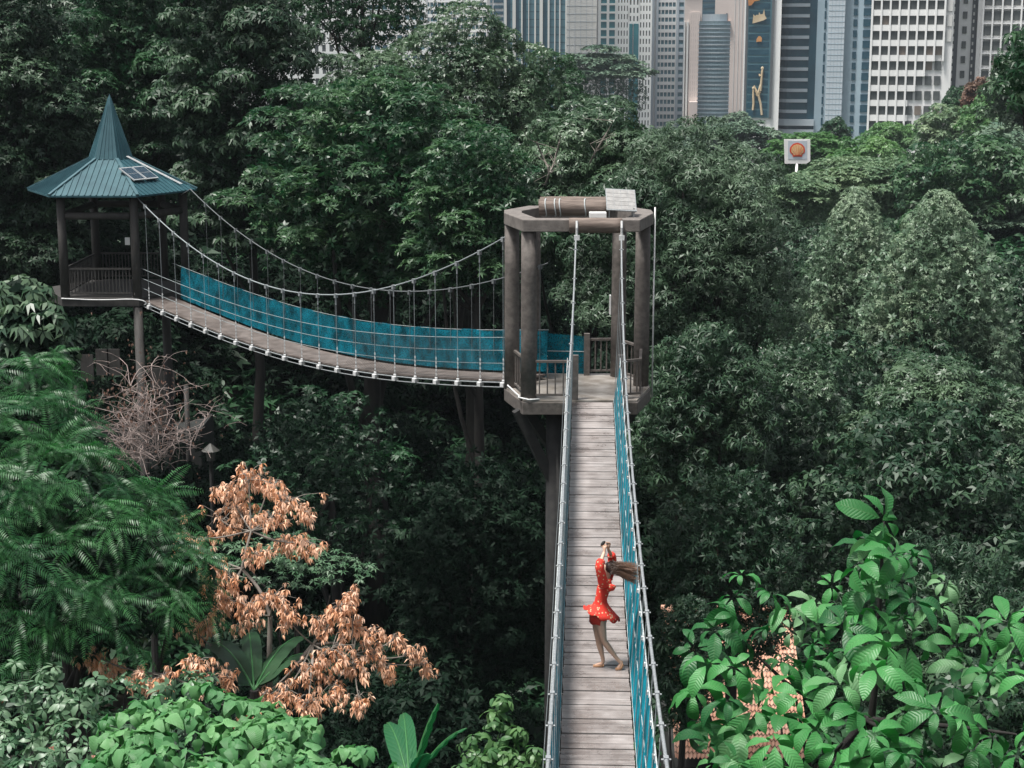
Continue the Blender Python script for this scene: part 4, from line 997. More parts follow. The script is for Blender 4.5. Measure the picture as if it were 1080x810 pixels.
make_tree('rain_tree', 'hazy spreading tree left of the scallop sign, under the sign tower', RT, (742,124,836,200), 330, 'dist', .8, 1.8, nl=50, seed=27, inner=.8, **um)
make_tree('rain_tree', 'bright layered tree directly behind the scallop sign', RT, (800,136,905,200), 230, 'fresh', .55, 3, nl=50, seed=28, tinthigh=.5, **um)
HG = 'round crowned trees on the right hill'
def hill(label, box, Y, leaf, seed, **k):
    make_tree('hill_tree', label, HG, box, Y, leaf, .40 * Y / 200 + .05, 1100 / Y ** 1.05 * 1.3, 'broad', 6, .45, (-.2,.5), .15, 42, (.2,.32), .65, .4, .4, seed, inner=.6, lim=5, **k)
hill('bright green round tree at centre of the hill foot, right of the sign', (868,140,965,205), 215, 'fresh', 30)
hill('pale green round tree under the stepped white building', (962,106,1028,190), 245, 'pale', 31)
hill('green round tree just right of the pale one on the hill', (1008,96,1092,170), 232, 'fresh', 32, tinthigh=.6)
hill('rusty brown crowned tree high on the hill', (1012,80,1052,130), 262, 'rust', 33)
hill('dark little tree beside the foot of the stair core', (992,88,1030,140), 270, 'deep', 34)
hill('wide green crown at right edge below the hill top', (1030,132,1120,200), 205, 'pale', 35)
hill('small dark round tree in front of the grey-blue tower', (862,122,897,165), 330, 'deep', 36)
hill('low green crown between bright round tree and the rain trees', (930,160,1040,225), 190, 'pale', 37, tinthigh=.6)
hill('dark hillside crown touching the right edge above', (1046,60,1120,140), 250, 'mid', 38)
hill('dim blue-green tree below the rounded glass tower', (728,128,792,168), 420, 'dist', 39)
hill('small blue-green tree at the foot of the beige slab', (755,118,800,150), 480, 'dist', 40)
hill('green crown in front of the stepped white building foot', (905,128,975,165), 300, 'fresh', 41)
VL = ['crown far left, hidden deep behind the gazebo trees','crown behind the tall tiered tree left of centre','crown behind the rounded dense crown','crown down the valley right behind the tower','crown behind the sloping edge of the silvery tree','crown between the two cone shaped trees and the hill',
 'crown right of the larger cone shaped tree towards the hill','farthest left crown of the valley','crown beyond the dark small round crown','crown just left of the smaller cone shaped tree','crown beyond the layered tree over the bridge','crown low behind the larger cone shaped tree',
 'crown below the hazy rain tree','crown below the scallop sign','crown left of the sign pole','crown right of the sign, below the grey-blue tower']
for i in range(16):      # low crowns that close the valley floor behind
    X_ = [-40,-26,-10,4,22,40,58,-60,12,30,-20,48,0,34,62,20][i]; Y_ = [120,135,125,185,215,150,190,150,250,130,190,120,290,290,330,350][i]
    zc = gzf(X_, Y_) + 5; px, py = proj((X_, Y_, zc)); hw = 7.5 / Y_ * FPX
    make_tree('valley_tree', VL[i], 'low crowns on the valley floor', (px-hw, py-hw*.75, px+hw, py+hw*.6), Y_, ['grey','mid'][i % 2], .55, 3.2, 'broad', 6, .45, (-.2,.5), .15, 30, (.22,.34), .6, .4, .4, 60+i, inner=.6, lim=3)

# ------------------------------------------------------------ forest fillers and ground cover
def filler(lst, label, group, leaf, dens, LS, seed0, **k):
    for i, (X_, Y_, zt, rr, rz_) in enumerate(lst):
        px, py = proj((X_, Y_, zt - rz_)); hw = rr / Y_ * FPX; hh = rz_ / Y_ * FPX
        make_tree('forest_tree', label[i % len(label)] if not callable(label) else label(i), group, (px-hw, py-hh, px+hw, py+hh), Y_, leaf, LS, dens, seed=seed0+i, **k)
fk = dict(kind='shelf', K=6, W=.38, elev=(-.5,.3), droop=.25, nl=44, rf=(.18,.3), flat=.6, up=.4, jit=.4, lim=5, inner=1.2, tinthigh=.6)
WALL = 'dark trees closing the forest behind'
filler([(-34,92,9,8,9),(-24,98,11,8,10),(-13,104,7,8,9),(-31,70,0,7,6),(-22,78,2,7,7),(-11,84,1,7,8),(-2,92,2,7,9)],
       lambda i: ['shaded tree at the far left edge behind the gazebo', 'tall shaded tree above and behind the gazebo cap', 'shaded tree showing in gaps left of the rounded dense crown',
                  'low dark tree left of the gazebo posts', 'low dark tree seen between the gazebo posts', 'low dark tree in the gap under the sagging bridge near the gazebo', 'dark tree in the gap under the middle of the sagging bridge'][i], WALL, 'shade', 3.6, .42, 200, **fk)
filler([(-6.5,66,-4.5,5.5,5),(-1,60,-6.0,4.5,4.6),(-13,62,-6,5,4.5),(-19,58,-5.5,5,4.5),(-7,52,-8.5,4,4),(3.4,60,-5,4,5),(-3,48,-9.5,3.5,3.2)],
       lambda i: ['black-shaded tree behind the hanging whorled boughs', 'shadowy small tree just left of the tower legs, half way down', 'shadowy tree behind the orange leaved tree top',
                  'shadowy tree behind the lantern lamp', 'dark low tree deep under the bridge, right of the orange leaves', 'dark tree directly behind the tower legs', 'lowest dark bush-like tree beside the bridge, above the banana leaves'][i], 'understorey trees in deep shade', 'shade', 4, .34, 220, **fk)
filler([(9,70,-4,5,6),(14,84,-5,6,6),(10,98,-6,6,5),(22,90,-5,6,7),(9,112,-4,6,6),(18,52,-5.5,4.5,5),(13.5,42,-6,3.6,4),(15,60,-3,5,6.5),(24,120,-3,7,7),(33,110,-4,7,7)],
       lambda i: ['dark tree low behind the silvery tree', 'dark tree beside the valley road, below the smaller cone tree', 'tree across the valley road, seen in a gap', 'shaded tree below the larger cone shaped tree',
                  'shaded tree far down the valley right of the tower', 'dark tree behind the large veined leaves near right edge', 'low dark tree between the tiled roof and the right edge', 'dark tree in the middle of the right side shade', 'green tree between cone trees and rain trees', 'tree right of the larger cone shaped tree'][i], 'shaded trees of the right slope', 'dull', 4, .36, 240, **fk)
n = 60000
X_ = rng.uniform(-1, 1, n); Y_ = 14 + 150 * rng.random(n) ** 1.25; X_ = X_ * (6 + Y_ * .36)
dx_ = np.interp(Y_, RY[:80], RX[:80]); keep = (np.abs(X_ - dx_) > 4.4) | (Y_ > 200) | (Y_ < 84)
X_, Y_ = X_[keep], Y_[keep]; Pg = np.stack([X_, Y_, gz(X_, Y_) + rng.uniform(.1, 1.1, len(X_))], -1)
T4 = [rosette(6, 1, .42, (-.2, .8), .3, .08, random.Random(900 + i)) for i in range(4)]
V, F_, T, U = scatter(T4, Pg, norm(rng.normal(size=Pg.shape) * .35 + [0,0,1]), rng.uniform(.24, .50, len(X_)) * (1 + Y_ / 110))
tag(mesh_np('undergrowth', V, F_, G_['shade2'], tint=T), 'dark leafy undergrowth covering the valley floor', 'undergrowth', kind='stuff')
n = 70000; Y_ = 150 + 620 * rng.random(n); X_ = rng.uniform(-1, 1, n) * Y_ * .36
Pg = np.stack([X_, Y_, gz(X_, Y_) + rng.uniform(.2, 1.8, n)], -1)
V, F_, T, U = scatter(T4, Pg, norm(rng.normal(size=Pg.shape) * .5 + [0,0,1]), rng.uniform(.5, .9, n) * (.6 + Y_ / 300))
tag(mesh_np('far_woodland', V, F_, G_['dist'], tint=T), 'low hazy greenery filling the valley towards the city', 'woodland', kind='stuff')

# ------------------------------------------------------------ near plants
def plant_root(name, label, cat, px, Y, dx=0, group=None):
    X_ = at(px, 500, Y).x + dx; return empty(name, (X_, Y, gzf(X_, Y)), label, cat, group)
def add_crown(root, leaf, T4, P, N, Sz, tint=None, name='crown', smooth=False):
    V, F_, T, U = scatter(T4, P, N, Sz, tint)
    return mesh_np(name, V, F_, G_[leaf], root, tint=T, uv=U if np.any(U) else None, smooth=smooth)
# feathery tree, left
def frond(r, n=18):
    parts = []; L = 1.0; dr = r.uniform(.7, 1.1)
    def rx(u): return np.array([math.sin(u*dr)/dr, 0, -(1-math.cos(u*dr))/dr])
    for i in range(n):
        u = (i + .8) / n
        for s_ in (-1, 1):
            V, F_ = kite(.21 * math.sin(math.pi * (.16 + .72*u)) * r.uniform(.9,1.1), .17, .25, .03)
            V = rotx(V, s_*-.3); V = roty(V, -.25 + r.uniform(-.15,.15)); V = rotz(V, s_ * (1.42 - .35*u)); V = roty(V, -u*dr*.9) + rx(u); parts.append((V, F_))
    return join(parts)
def frondros(seed, K=6):
    r = random.Random(seed); parts = []
    for k in range(K):
        V, F_, U = frond(r); V = V * r.uniform(.8, 1.1); V = roty(V, r.uniform(-.1, .5)); V = rotz(V, 2*math.pi*(k + r.uniform(-.3,.3))/K); parts.append((V, F_, U))
    return join(parts)
ft = [frondros(40 + i) for i in range(4)]
root = plant_root('feathery_tree', 'vivid green feathery tree with arching pinnate leaves filling the left side below the gazebo', 'tree', 70, 29)
C, RR = [], []
for (px, py, Y, r) in ((25,410,32,.8),(60,425,32,.65),(20,455,31,1.1),(82,480,31,.85),(135,540,30,.8),(60,520,29.5,1.2),(165,545,30.5,.65),(0,540,29,1.2),(110,575,29,1.1),(175,590,29.5,.8),
                       (40,610,28,1.2),(140,640,28.5,1.0),(190,640,29,.7),(90,660,28,1.0),(10,670,27.5,1.0),(-30,480,30,1.3),(-30,600,28,1.3),(205,600,29,.5),(185,520,31,.4),(55,392,33,.5)):
    C.append(at(px, py, Y)); RR.append((r, r, r*.72))
C, RR = np.array([tuple(c) for c in C]), np.array(RR)
P, N = lobe_points(C, RR, 3.6, .55, .35, -.35)
add_crown(root, 'fern', ft, P, N, rng.uniform(.55, .85, len(P)))
P2, N2 = lobe_points(C, RR * .68, 14.0, .5, .4, -.9); add_crown(root, 'shade', [rosette(7,1,.35,(-.6,.4),.3,.05,random.Random(8))], P2, N2, rng.uniform(.2,.34,len(P2)), name='inner_foliage')
trunk(root, (root.location.x, root.location.y + .5, root.location.z - .4), (root.location.x - .3, root.location.y + .6, -3.0), .22, C, seed=4, nl=12)
# palmate tree above it
root = plant_root('palmate_tree', 'small tree with drooping hand shaped leaves at left edge, below the gazebo floor', 'tree', 15, 47)
C = np.array([tuple(at(px, py, Y)) for px, py, Y in ((20,308,47),(-10,330,47),(35,340,46),(15,365,46),(48,372,46.5),(-20,380,46),(-45,330,47),(30,395,46))]); RR = np.array([(1.0,1.0,.6)] * len(C)) * rng.uniform(.75, 1.1, (len(C), 1))
P, N = lobe_points(C, RR, 6.5, .6, .3, -.3); add_crown(root, 'grey', [rosette(8, 1, .34, (-.8,-.1), .35, .1, random.Random(60+i)) for i in range(4)], P, N, rng.uniform(.34,.5,len(P)))
P2, N2 = lobe_points(C, RR*.6, 9, .5, .4, -.9); add_crown(root, 'shade', [rosette(7,1,.5,(-.6,.4),.3,.05,random.Random(8))], P2, N2, rng.uniform(.4,.7,len(P2)), name='inner_foliage')
trunk(root, (*root.location[:2], root.location.z - .4), (root.location.x, root.location.y, -1.5), .16, C, seed=5, nl=6)
# tangled bare twigs
root = plant_root('bare_shrub', 'tangle of pale leafless twigs in front of the stair house below the gazebo', 'shrub', 148, 46)
cc = at(150, 438, 46); r = random.Random(9)
M_['twig'] = mat('pale_dead_twig', (.22,.17,.155), (.36,.29,.265), .85, 3)
stems = []
for k in range(99):
    a = Vector((cc.x + r.gauss(0,.42), cc.y + r.gauss(0,.35), cc.z - 1.35 + abs(r.gauss(0,.75)))); d = Vector((r.gauss(0,.8), r.gauss(0,.5), .8)).normalized(); P = [a]; curl = Vector((r.gauss(0,.9), r.gauss(0,.7), r.uniform(-1.0,.1))); nseg = r.randint(8, 14)
    for i in range(nseg):
        d = (d + curl * .16 + Vector((r.gauss(0,.28), r.gauss(0,.28), r.gauss(0,.2)))).normalized(); P.append(P[-1] + d * .19)
    stems.append(MB().tube(P, [.014 * (1 - .6*i/nseg) for i in range(nseg+1)], 4))
    if k < 90:
        for _ in range(3):
         P0_ = P[r.randint(2, nseg-1)]; Q = [P0_]; d = Vector((r.gauss(0,1), r.gauss(0,1), r.gauss(.2,.6))).normalized()
         for i in range(5): d = (d + Vector((r.gauss(0,.35), r.gauss(0,.35), -.1))).normalized(); Q.append(Q[-1] + d*.11)
         stems[-1].tube(Q, [.009,.008,.007,.006,.005,.004], 4)
for s_ in stems: s_.build('twig', M_['twig'], root)
P = np.array([tuple(cc + Vector((r.gauss(0,.75), r.gauss(0,.5), r.gauss(.15,.8)))) for _ in range(420)])
M_leaf = leafmat('withered_leaf', (.22,.12,.09), (.38,.25,.20), .2, .7, .2); G_['wither'] = M_leaf
add_crown(root, 'wither', [rosette(3,1,.3,(-1.4,-.7),.3,.1,random.Random(3))], P, np.tile([0,0,1.], (420,1)), rng.uniform(.06,.12,420), name='withered_leaves')
MB().tube([Vector((cc.x, cc.y, gzf(cc.x, cc.y) - .3)), Vector((cc.x+.1, cc.y, cc.z - 3)), Vector((cc.x, cc.y, cc.z - 1.7))], [.12,.09,.06], 8).build('trunk', M_['bark'], root)
# orange leaved tree
root = plant_root('orange_leaved_tree', 'half bare tree hung with clusters of dry peach orange leaves, lower left of the photo', 'tree', 285, 31)
rr_ = random.Random(21)
groups = [(262,500,31.5,.34),(285,508,31.5,.28),(305,525,31,.3),(240,515,32,.3),(228,545,32,.36),(205,572,31.5,.3),(255,545,31.5,.34),(290,545,31,.28),(318,572,31,.30),(300,572,31,.22),(190,565,32,.18),(322,540,31.4,.16),
          (270,585,30.5,.26),(236,632,30.5,.34),(262,640,30,.32),(288,628,30,.28),(300,648,30,.22),(245,610,30.5,.26),(215,655,31,.25),(196,655,31,.16),(225,596,31,.2),(340,655,30,.28),(358,640,30,.24),(378,655,30,.24),(372,625,30,.18),(392,668,30,.22),(350,685,29.5,.34),(330,705,29.5,.28),
          (372,700,29.5,.28),(395,690,30,.2),(410,705,30.5,.15),(436,690,30.5,.15),(450,700,30.5,.10),(300,730,29,.30),(325,742,29,.28),(350,725,29,.26),(275,735,29,.2),(378,735,29,.16),(95,690,28,.18),(120,700,28,.16),(145,712,27.5,.18),(170,716,27.5,.14),(205,700,28,.2),(240,712,28.5,.16),(262,752,28.5,.2),(216,722,28,.12),(420,672,30.5,.12)]
base = Vector((root.location.x, 31, root.location.z - .4)); fork = at(285, 745, 30.6); fork2 = at(250, 700, 30.8)
MB().tube(smoothpath([base, base.lerp(fork, .5) + Vector((.2,0,0)), fork]), [.17 - .09*i/9 for i in range(10)], 8).build('trunk', M_['palebark'], root, smooth=True)
nodes = [fork, fork2, at(285, 650, 30.6), at(255, 600, 31), at(330, 680, 30), at(265, 560, 31.3), at(180, 712, 28.6), at(372, 690, 30)]
for a, b_, r0, r1 in ((0,1,.06,.045),(0,2,.07,.045),(2,3,.04,.03),(0,4,.05,.035),(3,5,.03,.022),(1,6,.035,.02),(4,7,.03,.02)):
    a_, c_ = nodes[a], nodes[b_]; mid = a_.lerp(c_, .5) + Vector((rr_.uniform(-.15,.15), rr_.uniform(-.1,.1), rr_.uniform(-.05,.15)))
    Q = smoothpath([a_, mid, c_]); MB().tube(Q, [r0 + (r1-r0)*i/(len(Q)-1) for i in range(len(Q))], 6).build('limb', M_['palebark'], root, smooth=True)
Pc, Nc, tw_ = [], [], MB()
for (px, py, Y, rad) in groups:
    c = at(px, py, Y + rr_.uniform(-.4,.4)); nd = min(nodes, key=lambda q: (q - c).length); mid = nd.lerp(c, .55) + Vector((0, 0, -.08 * (nd-c).length))
    Q = smoothpath([nd, mid, c], 2); m = MB().tube(Q, [.020 - .012*i/(len(Q)-1) for i in range(len(Q))], 5)
    for j in range(int(46 * rad) + 4):
        q = c + Vector((rr_.gauss(0,rad*.62), rr_.gauss(0,rad*.5), rr_.gauss(0,rad*.45))); s_ = Q[rr_.randint(max(0, len(Q)-4), len(Q)-1)]
        m.tube([s_, s_.lerp(q, .5) + Vector((0,0,.05)), q], [.008,.006,.004], 3)
        for z_ in range(3): Pc.append(tuple(q + Vector((rr_.gauss(0,.04), rr_.gauss(0,.04), -.07*z_)))); Nc.append((rr_.gauss(0,.25), rr_.gauss(0,.25), 1))
    m.build('branch', M_['palebark'], root)
Pc, Nc = np.array(Pc), np.array(Nc)
dryt = [rosette(6, 1, .27, (-1.5,-.2), .3, .10, random.Random(70+i)) for i in range(5)]
add_crown(root, 'dry', dryt, Pc, Nc, rng.uniform(.09, .155, len(Pc)), name='foliage')
# grey sprays below it
root = plant_root('grey_leaved_shrub', 'grey green feathery spray growing just right of the orange leaved tree centre', 'shrub', 345, 33)
C = np.array([tuple(at(px, py, Y)) for px, py, Y in ((300,575,33),(330,590,33),(355,602,33),(275,600,33),(250,585,33.3),(310,610,32.6))]); RR = np.array([(.75,.6,.22)]*len(C))
P, N = lobe_points(C, RR, 22, .75, .2, -.4); add_crown(root, 'shrub', [rosette(7,1,.3,(-.3,.3),.2,.08,random.Random(80+i)) for i in range(3)], P, N, rng.uniform(.10,.17,len(P)), rng.uniform(0,.6,len(P)))
trunk(root, (*root.location[:2], root.location.z - .4), tuple(at(310, 640, 33)), .09, C, seed=6, nl=6)

# smooth leaf shapes
def prof_ob(u): return .190 * math.sin(math.pi * min(1, u) ** 1.1) ** .85 + .003
def prof_heart(u): return (.44 * (1 - u) ** .72 * (min(1, u * 6 + .35))) + .004
def prof_oval(u): return .21 * math.sin(math.pi * min(1, u ** .9)) ** .8 + .004
def whorl(K, prof, seed, elev, droop, fold, nu=7, stalk=.12, sub=None, sizes=(.7, 1.1), wave=.06, cup=.12):
    r = random.Random(seed); parts = []
    for k in range(K):
        V, F_, U = leafgrid(nu, prof, r.uniform(*droop), fold * r.uniform(.5, 1.3), wave, cup); V = V * r.uniform(*sizes)
        V = rotx(V, r.uniform(-.35,.35)); V = V + [stalk, 0, 0]; V = roty(V, r.uniform(*elev)); V = rotz(V, 2*math.pi*(k + r.uniform(-.25,.25))/K); parts.append((V, F_, U))
    return join(parts)
# large veined leaves, lower right
root = plant_root('large_leaved_tree', 'tree with very large ribbed bright green leaves in whorls, lower right corner', 'tree', 905, 23.5)
wt = [whorl(6 + i % 2, prof_ob, 90+i, (-.25,.5), (.6,1.6), .30, 8, sizes=(.4,1.25), wave=.14) for i in range(8)]
topx = [722,735,760,790,820,850,870,900,932,962,1000,1012,1032,1060,1100]; topy = [680,655,608,592,618,625,605,560,545,575,612,650,655,645,625]
pts, tries = [], 0; rq = random.Random(31)
while len(pts) < 100 and tries < 9000:
    tries += 1; px = rq.uniform(728, 1112); tpy = np.interp(px, topx, topy); py = rq.uniform(tpy + 6, 835)
    if abs(px-800) < 24 and abs(py-697) < 17 or (abs(px-845) < 26 and abs(py-795) < 12) or (px < 745 and py > 780): continue
    if px > 975 and py > 730 and rq.random() < .75: continue
    if min([math.hypot(px-a, (py-b)) for a, b, *_ in pts] + [99]) < 21: continue
    f = (py - tpy) / 230; pts.append((px, py, 23.6 - 3.6 * f + rq.uniform(-.9,.9)))
pts += [(932,548,23),(925,570,23),(945,590,22.8),(915,600,23),(940,618,22.6)]
P = np.array([tuple(at(*p)) for p in pts]); N = norm(rng.normal(size=P.shape)*.30 + [0,-.30,1.0])
add_crown(root, 'big', wt, P, N, rng.uniform(.40,.60,len(P)), rng.uniform(.0,1,len(P)), smooth=True)
trunk(root, (*root.location[:2], root.location.z - .4), tuple(at(915, 760, 23)), .13, P[::7], seed=7, nl=16)
MB().tube([at(905, 900, 23), at(925, 700, 23), at(932, 550, 23)], [.07,.05,.015], 7).build('leader', M_['bark'], root, smooth=True)
# heart leaved shrub, bottom left of centre
root = plant_root('heart_leaved_shrub', 'bright green shrub with large drooping heart shaped leaves along the bottom edge', 'shrub', 230, 17.5)
ht = [whorl(5, prof_heart, 110+i, (-.95,-.25), (.5,1.0), .15, 6, .25, wave=.10, cup=.05) for i in range(5)]
C, RR = [], []
for (px, py, Y, r) in ((140,768,17.5,.36),(175,750,17.8,.36),(215,745,18,.38),(255,752,18,.36),(290,775,17.6,.34),(225,790,17,.42),(170,800,16.8,.4),(125,815,17,.36),(285,815,16.8,.42),(335,800,17.2,.34),(370,805,17.4,.3),(405,818,17.4,.26),(345,832,16.9,.4),(240,835,16.5,.5),(195,770,17.3,.4),(270,790,17,.4),(315,775,17.8,.3),(150,795,17,.36),(305,825,16.8,.4),(100,835,16.8,.34)):
    C.append(tuple(at(px, py, Y))); RR.append((r, r*.9, r*.7))
C, RR = np.array(C), np.array(RR)
P, N = lobe_points(C, RR*[1.12,1.1,1.0], 17, .5, .4, -.4); add_crown(root, 'heart', ht, P, N, rng.uniform(.16,.27,len(P)), smooth=True)
trunk(root, (*root.location[:2], root.location.z - .4), tuple(at(230, 850, 17.6)), .07, C, seed=8, nl=12)
# small leaved shrub, bottom left corner, with pink buds
root = plant_root('flowering_shrub', 'grey green shrub with small leaves and pinkish buds in the bottom left corner', 'shrub', 50, 18.5)
C, RR = [], []
for (px, py, Y, r) in ((10,745,18.6,.34),(45,735,18.8,.32),(80,748,18.5,.3),(20,790,18,.42),(75,790,18,.4),(115,780,18.2,.26),(110,815,17.8,.36),(50,825,17.6,.45),(-15,770,18.4,.36),(100,722,19.4,.18),(20,708,19.4,.16),(55,712,19.3,.15),(165,728,19.5,.22),(205,722,19.6,.2),(135,722,19.8,.16)):
    C.append(tuple(at(px, py, Y))); RR.append((r, r*.9, r*.9))
C, RR = np.array(C), np.array(RR)
P, N = lobe_points(C, RR, 28, .45, .45, -.5)
sl = [whorl(6, prof_oval, 130+i, (-.35,.4), (.3,.8), .2, 3, .1) for i in range(4)]
add_crown(root, 'shrub', sl, P, N, rng.uniform(.09,.17,len(P)), smooth=True)
G_['bud'] = leafmat('pink_bud', (.45,.16,.12), (.62,.35,.28), .2, .6, .3)
k_ = rng.random(len(P)) < .05; add_crown(root, 'bud', [rosette(5,1,.5,(.3,1.3),.1,.1,random.Random(4))], P[k_] + N[k_]*.07, N[k_], np.full(k_.sum(), .045), name='flower_buds')
trunk(root, (*root.location[:2], root.location.z - .4), tuple(at(50, 850, 18.5)), .06, C, seed=9, nl=12)
# banana leaves
def banana(label, px, Y, leaves, seed):
    root = plant_root('banana_plant', label, 'plant', px, Y, group='banana plants'); r = random.Random(seed); bs = Vector((root.location.x, Y, root.location.z - .3)); crown_ = at(px, leaves[0][4], Y)
    MB().tube([bs, crown_], [.14, .08], 8).build('stem', M_['bark'], root)
    for (tx_, ty_, tY, wd, _) in leaves:
        tip = at(tx_, ty_, tY); a = crown_; mid = a.lerp(tip, .55) + Vector((0, 0, .22 * (tip-a).length)); V, UV = [], []; nu = 16; ctr = []
        for i in range(nu+1):
            u = i/nu; ctr.append(a*(1-u)**2 + mid*2*u*(1-u) + tip*u*u)
        side = (tip - a).cross(Vector((0,0,1))).normalized(); side = (side * .8 + Vector((r.uniform(-.3,.3), 0, .25))).normalized()
        for i in range(nu+1):
            u = i/nu; hw = wd * math.sin(math.pi * (.04 + .93*u**.85))**.55 * (u > .1) + .01; tn = (ctr[min(i+1,nu)] - ctr[max(i-1,0)]).normalized(); nn_ = side.cross(tn).normalized()
            for v in (-1,-.5,0,.5,1): V.append(ctr[i] + side*hw*v + nn_ * (-abs(v) * hw * .35 + .012*math.sin(i*2.3+v*3))); UV.append((u, .5 + v*.5))
        Fq = [(i*5+j, (i+1)*5+j, (i+1)*5+j+1, i*5+j+1) for i in range(nu) for j in range(4)]
        mesh_np('leaf_blade', [tuple(v) for v in V], Fq, G_['banana' if seed == 1 else 'deep'], root, smooth=True, tint=[r.uniform(.0,.7)]*len(V), uv=UV)  # second plant's blades take a darker green to carry its shade
        MB().tube(ctr, [.022*(1-.7*i/nu) for i in range(nu+1)], 5).build('midrib', G_['heart'], root, smooth=True)
banana('banana plant with two long upright leaves at the bottom, left of the bridge', 432, 23, [(462,742,23,.13,830),(492,768,22.6,.10,830),(408,762,24.6,.16,830),(425,752,25,.13,830),(452,795,22.2,.10,830)], 1)
banana('shaded banana plant with broad dark leaves inside the orange leaved tree', 268, 29, [(322,672,31.5,.2,728),(218,680,31.5,.2,728),(330,690,30.8,.17,728),(225,700,31,.17,728),(262,668,32,.18,728),(318,715,31,.15,728)], 2)
# shrub beside the bridge
root = plant_root('glossy_shrub', 'glossy green shrub with drooping leaves standing right against the bridge at the bottom', 'shrub', 528, 24)
C, RR = [], []
for (px, py, Y, r) in ((528,742,24,.16),(525,765,24,.26),(540,780,23.8,.26),(505,790,23.8,.3),(555,800,23.6,.3),(530,812,23.4,.4),(495,825,23.4,.35)):
    C.append(tuple(at(px, py, Y))); RR.append((r, r*.9, r*.9))
C, RR = np.array(C), np.array(RR); P, N = lobe_points(C, RR, 24, .4, .4, -.5)
add_crown(root, 'fresh', [whorl(6, prof_oval, 150+i, (-.8,.2), (.5,1.1), .2, 4, .1) for i in range(4)], P, N, rng.uniform(.14,.24,len(P)), rng.uniform(0,.7,len(P)), smooth=True)
trunk(root, (*root.location[:2], root.location.z - .4), tuple(at(528, 820, 24)), .06, C, seed=10, nl=7)
# overhanging branch, top right
make_tree('overhanging_tree', 'dark drooping branch reaching in from the right edge in front of the white blocks', None, (1036,14,1180,124), 36, 'mid', .26, 14, 'broad', 7, .26, (-1.0,.0), .35, 22, (.24,.36), .6, .3, .4, 41, base=(13.4, 37), r0=.22, inner=.5, tinthigh=.5)
# dead pale branches over the tower
m = MB(); r = random.Random(12)
db = bpy.data.objects.get('broadleaf_tree.005') or root
for pts_ in ([(492,150),(500,172),(515,196),(532,212),(545,222)], [(566,150),(572,165),(580,180),(575,195)], [(590,150),(585,170),(580,182)], [(520,160),(530,178),(542,186)], [(640,140),(628,160),(622,172)], [(505,185),(512,186)]):
    m = MB(); P = [at(x_, y_, 63.5 + r.uniform(-.5,.5)) for x_, y_ in pts_]; m.tube(smoothpath(P, 1), .035, 5)
    for k in range(4):
        q = P[r.randint(0, len(P)-1)]; m.tube([q, q + Vector((r.gauss(0,.3), r.gauss(0,.3), r.uniform(.1,.5))), q + Vector((r.gauss(0,.5), r.gauss(0,.3), r.uniform(.3,.9)))], [.02,.014,.008], 4)
    m.build('dead_branch', M_['palebark'], db)

# ------------------------------------------------------------ woman in the red dress
PY_ = 24.95; pb_ = Vector((at(639.5, 702, PY_).x, PY_, bz(PY_) + .004))
wm = empty('person', pb_, 'woman in short red floral dress, arms raised, long brown hair blown right, on planks', 'person')
def J(x, y, w_=0.0): return Vector(((x - 185) / 338, w_, (724 - y) / 322))
def skin_body(name, chains, mat_, parent, sub=2):
    me = bpy.data.meshes.new(name); V, E, Rr, keys = [], [], [], {}
    for ch in chains:
        prev = None
        for (p, r) in ch:
            key = tuple(round(x, 4) for x in p)
            if key not in keys: keys[key] = len(V); V.append(tuple(p)); Rr.append(r)
            i = keys[key]
            if prev is not None and prev != i: E.append((prev, i))
            prev = i
    me.from_pydata(V, E, []); o = bpy.data.objects.new(name, me); COL.objects.link(o)
    sk = o.modifiers.new('skin', 'SKIN'); sk.use_smooth_shade = True
    for i, d in enumerate(me.skin_vertices[0].data): d.radius = (Rr[i], Rr[i]) if not isinstance(Rr[i], tuple) else Rr[i]; d.use_root = (i == 0)
    ss = o.modifiers.new('sub', 'SUBSURF'); ss.levels = sub; ss.render_levels = sub
    dg = bpy.context.evaluated_depsgraph_get(); me2 = bpy.data.meshes.new_from_object(o.evaluated_get(dg))
    bpy.data.objects.remove(o); me2.name = name; me2.materials.clear(); me2.materials.append(mat_); smooth_all(me2)
    q = bpy.data.objects.new(name, me2); COL.objects.link(q); q.parent = parent; return q
M_['skin'] = mat('skin', (.58,.36,.26), (.64,.42,.31), .5, 3, spec=.4)
pel, wai, che, nek, hed, top_ = J(141,440), J(152,368), J(170,300), J(184,250), J(189,212), J(186,178)
lsh, lel, lwr = J(162,270,-.16), J(138,172,-.23), J(166,116,-.07)
rsh, rel, rwr = J(190,268,.15), J(216,175,.20), J(188,112,.05)
ch = [[(pel,.115),(wai,.085),(che,.10),(nek,.045),(hed,.082),(top_,.068)],
      [(che,.10),(lsh,.055),(lsh.lerp(lel,.5),.044),(lel,.036),(lel.lerp(lwr,.5),.033),(lwr,.022)], [(che,.10),(rsh,.055),(rsh.lerp(rel,.5),.044),(rel,.036),(rel.lerp(rwr,.5),.033),(rwr,.022)]]
nh_, nk_, na_ = J(150,470,-.085), J(168,572,-.075), J(243,672,-.06)
fh_, fk_, fa_ = J(132,470,.085), J(143,580,.07), J(170,690,.06)
ch += [[(pel,.115),(nh_,.088),(nh_.lerp(nk_,.5),.075),(nk_,.052),(nk_.lerp(na_,.35),.055),(nk_.lerp(na_,.75),.036),(na_,.031),(J(262,690,-.06),.030),(J(250,710,-.065),.028),(J(238,720,-.07),.018)],
       [(pel,.115),(fh_,.088),(fh_.lerp(fk_,.5),.075),(fk_,.052),(fk_.lerp(fa_,.35),.055),(fk_.lerp(fa_,.75),.036),(fa_,.031),(J(166,708,.06),.032),(J(142,713,.065),.028),(J(124,719,.07),.017)]]
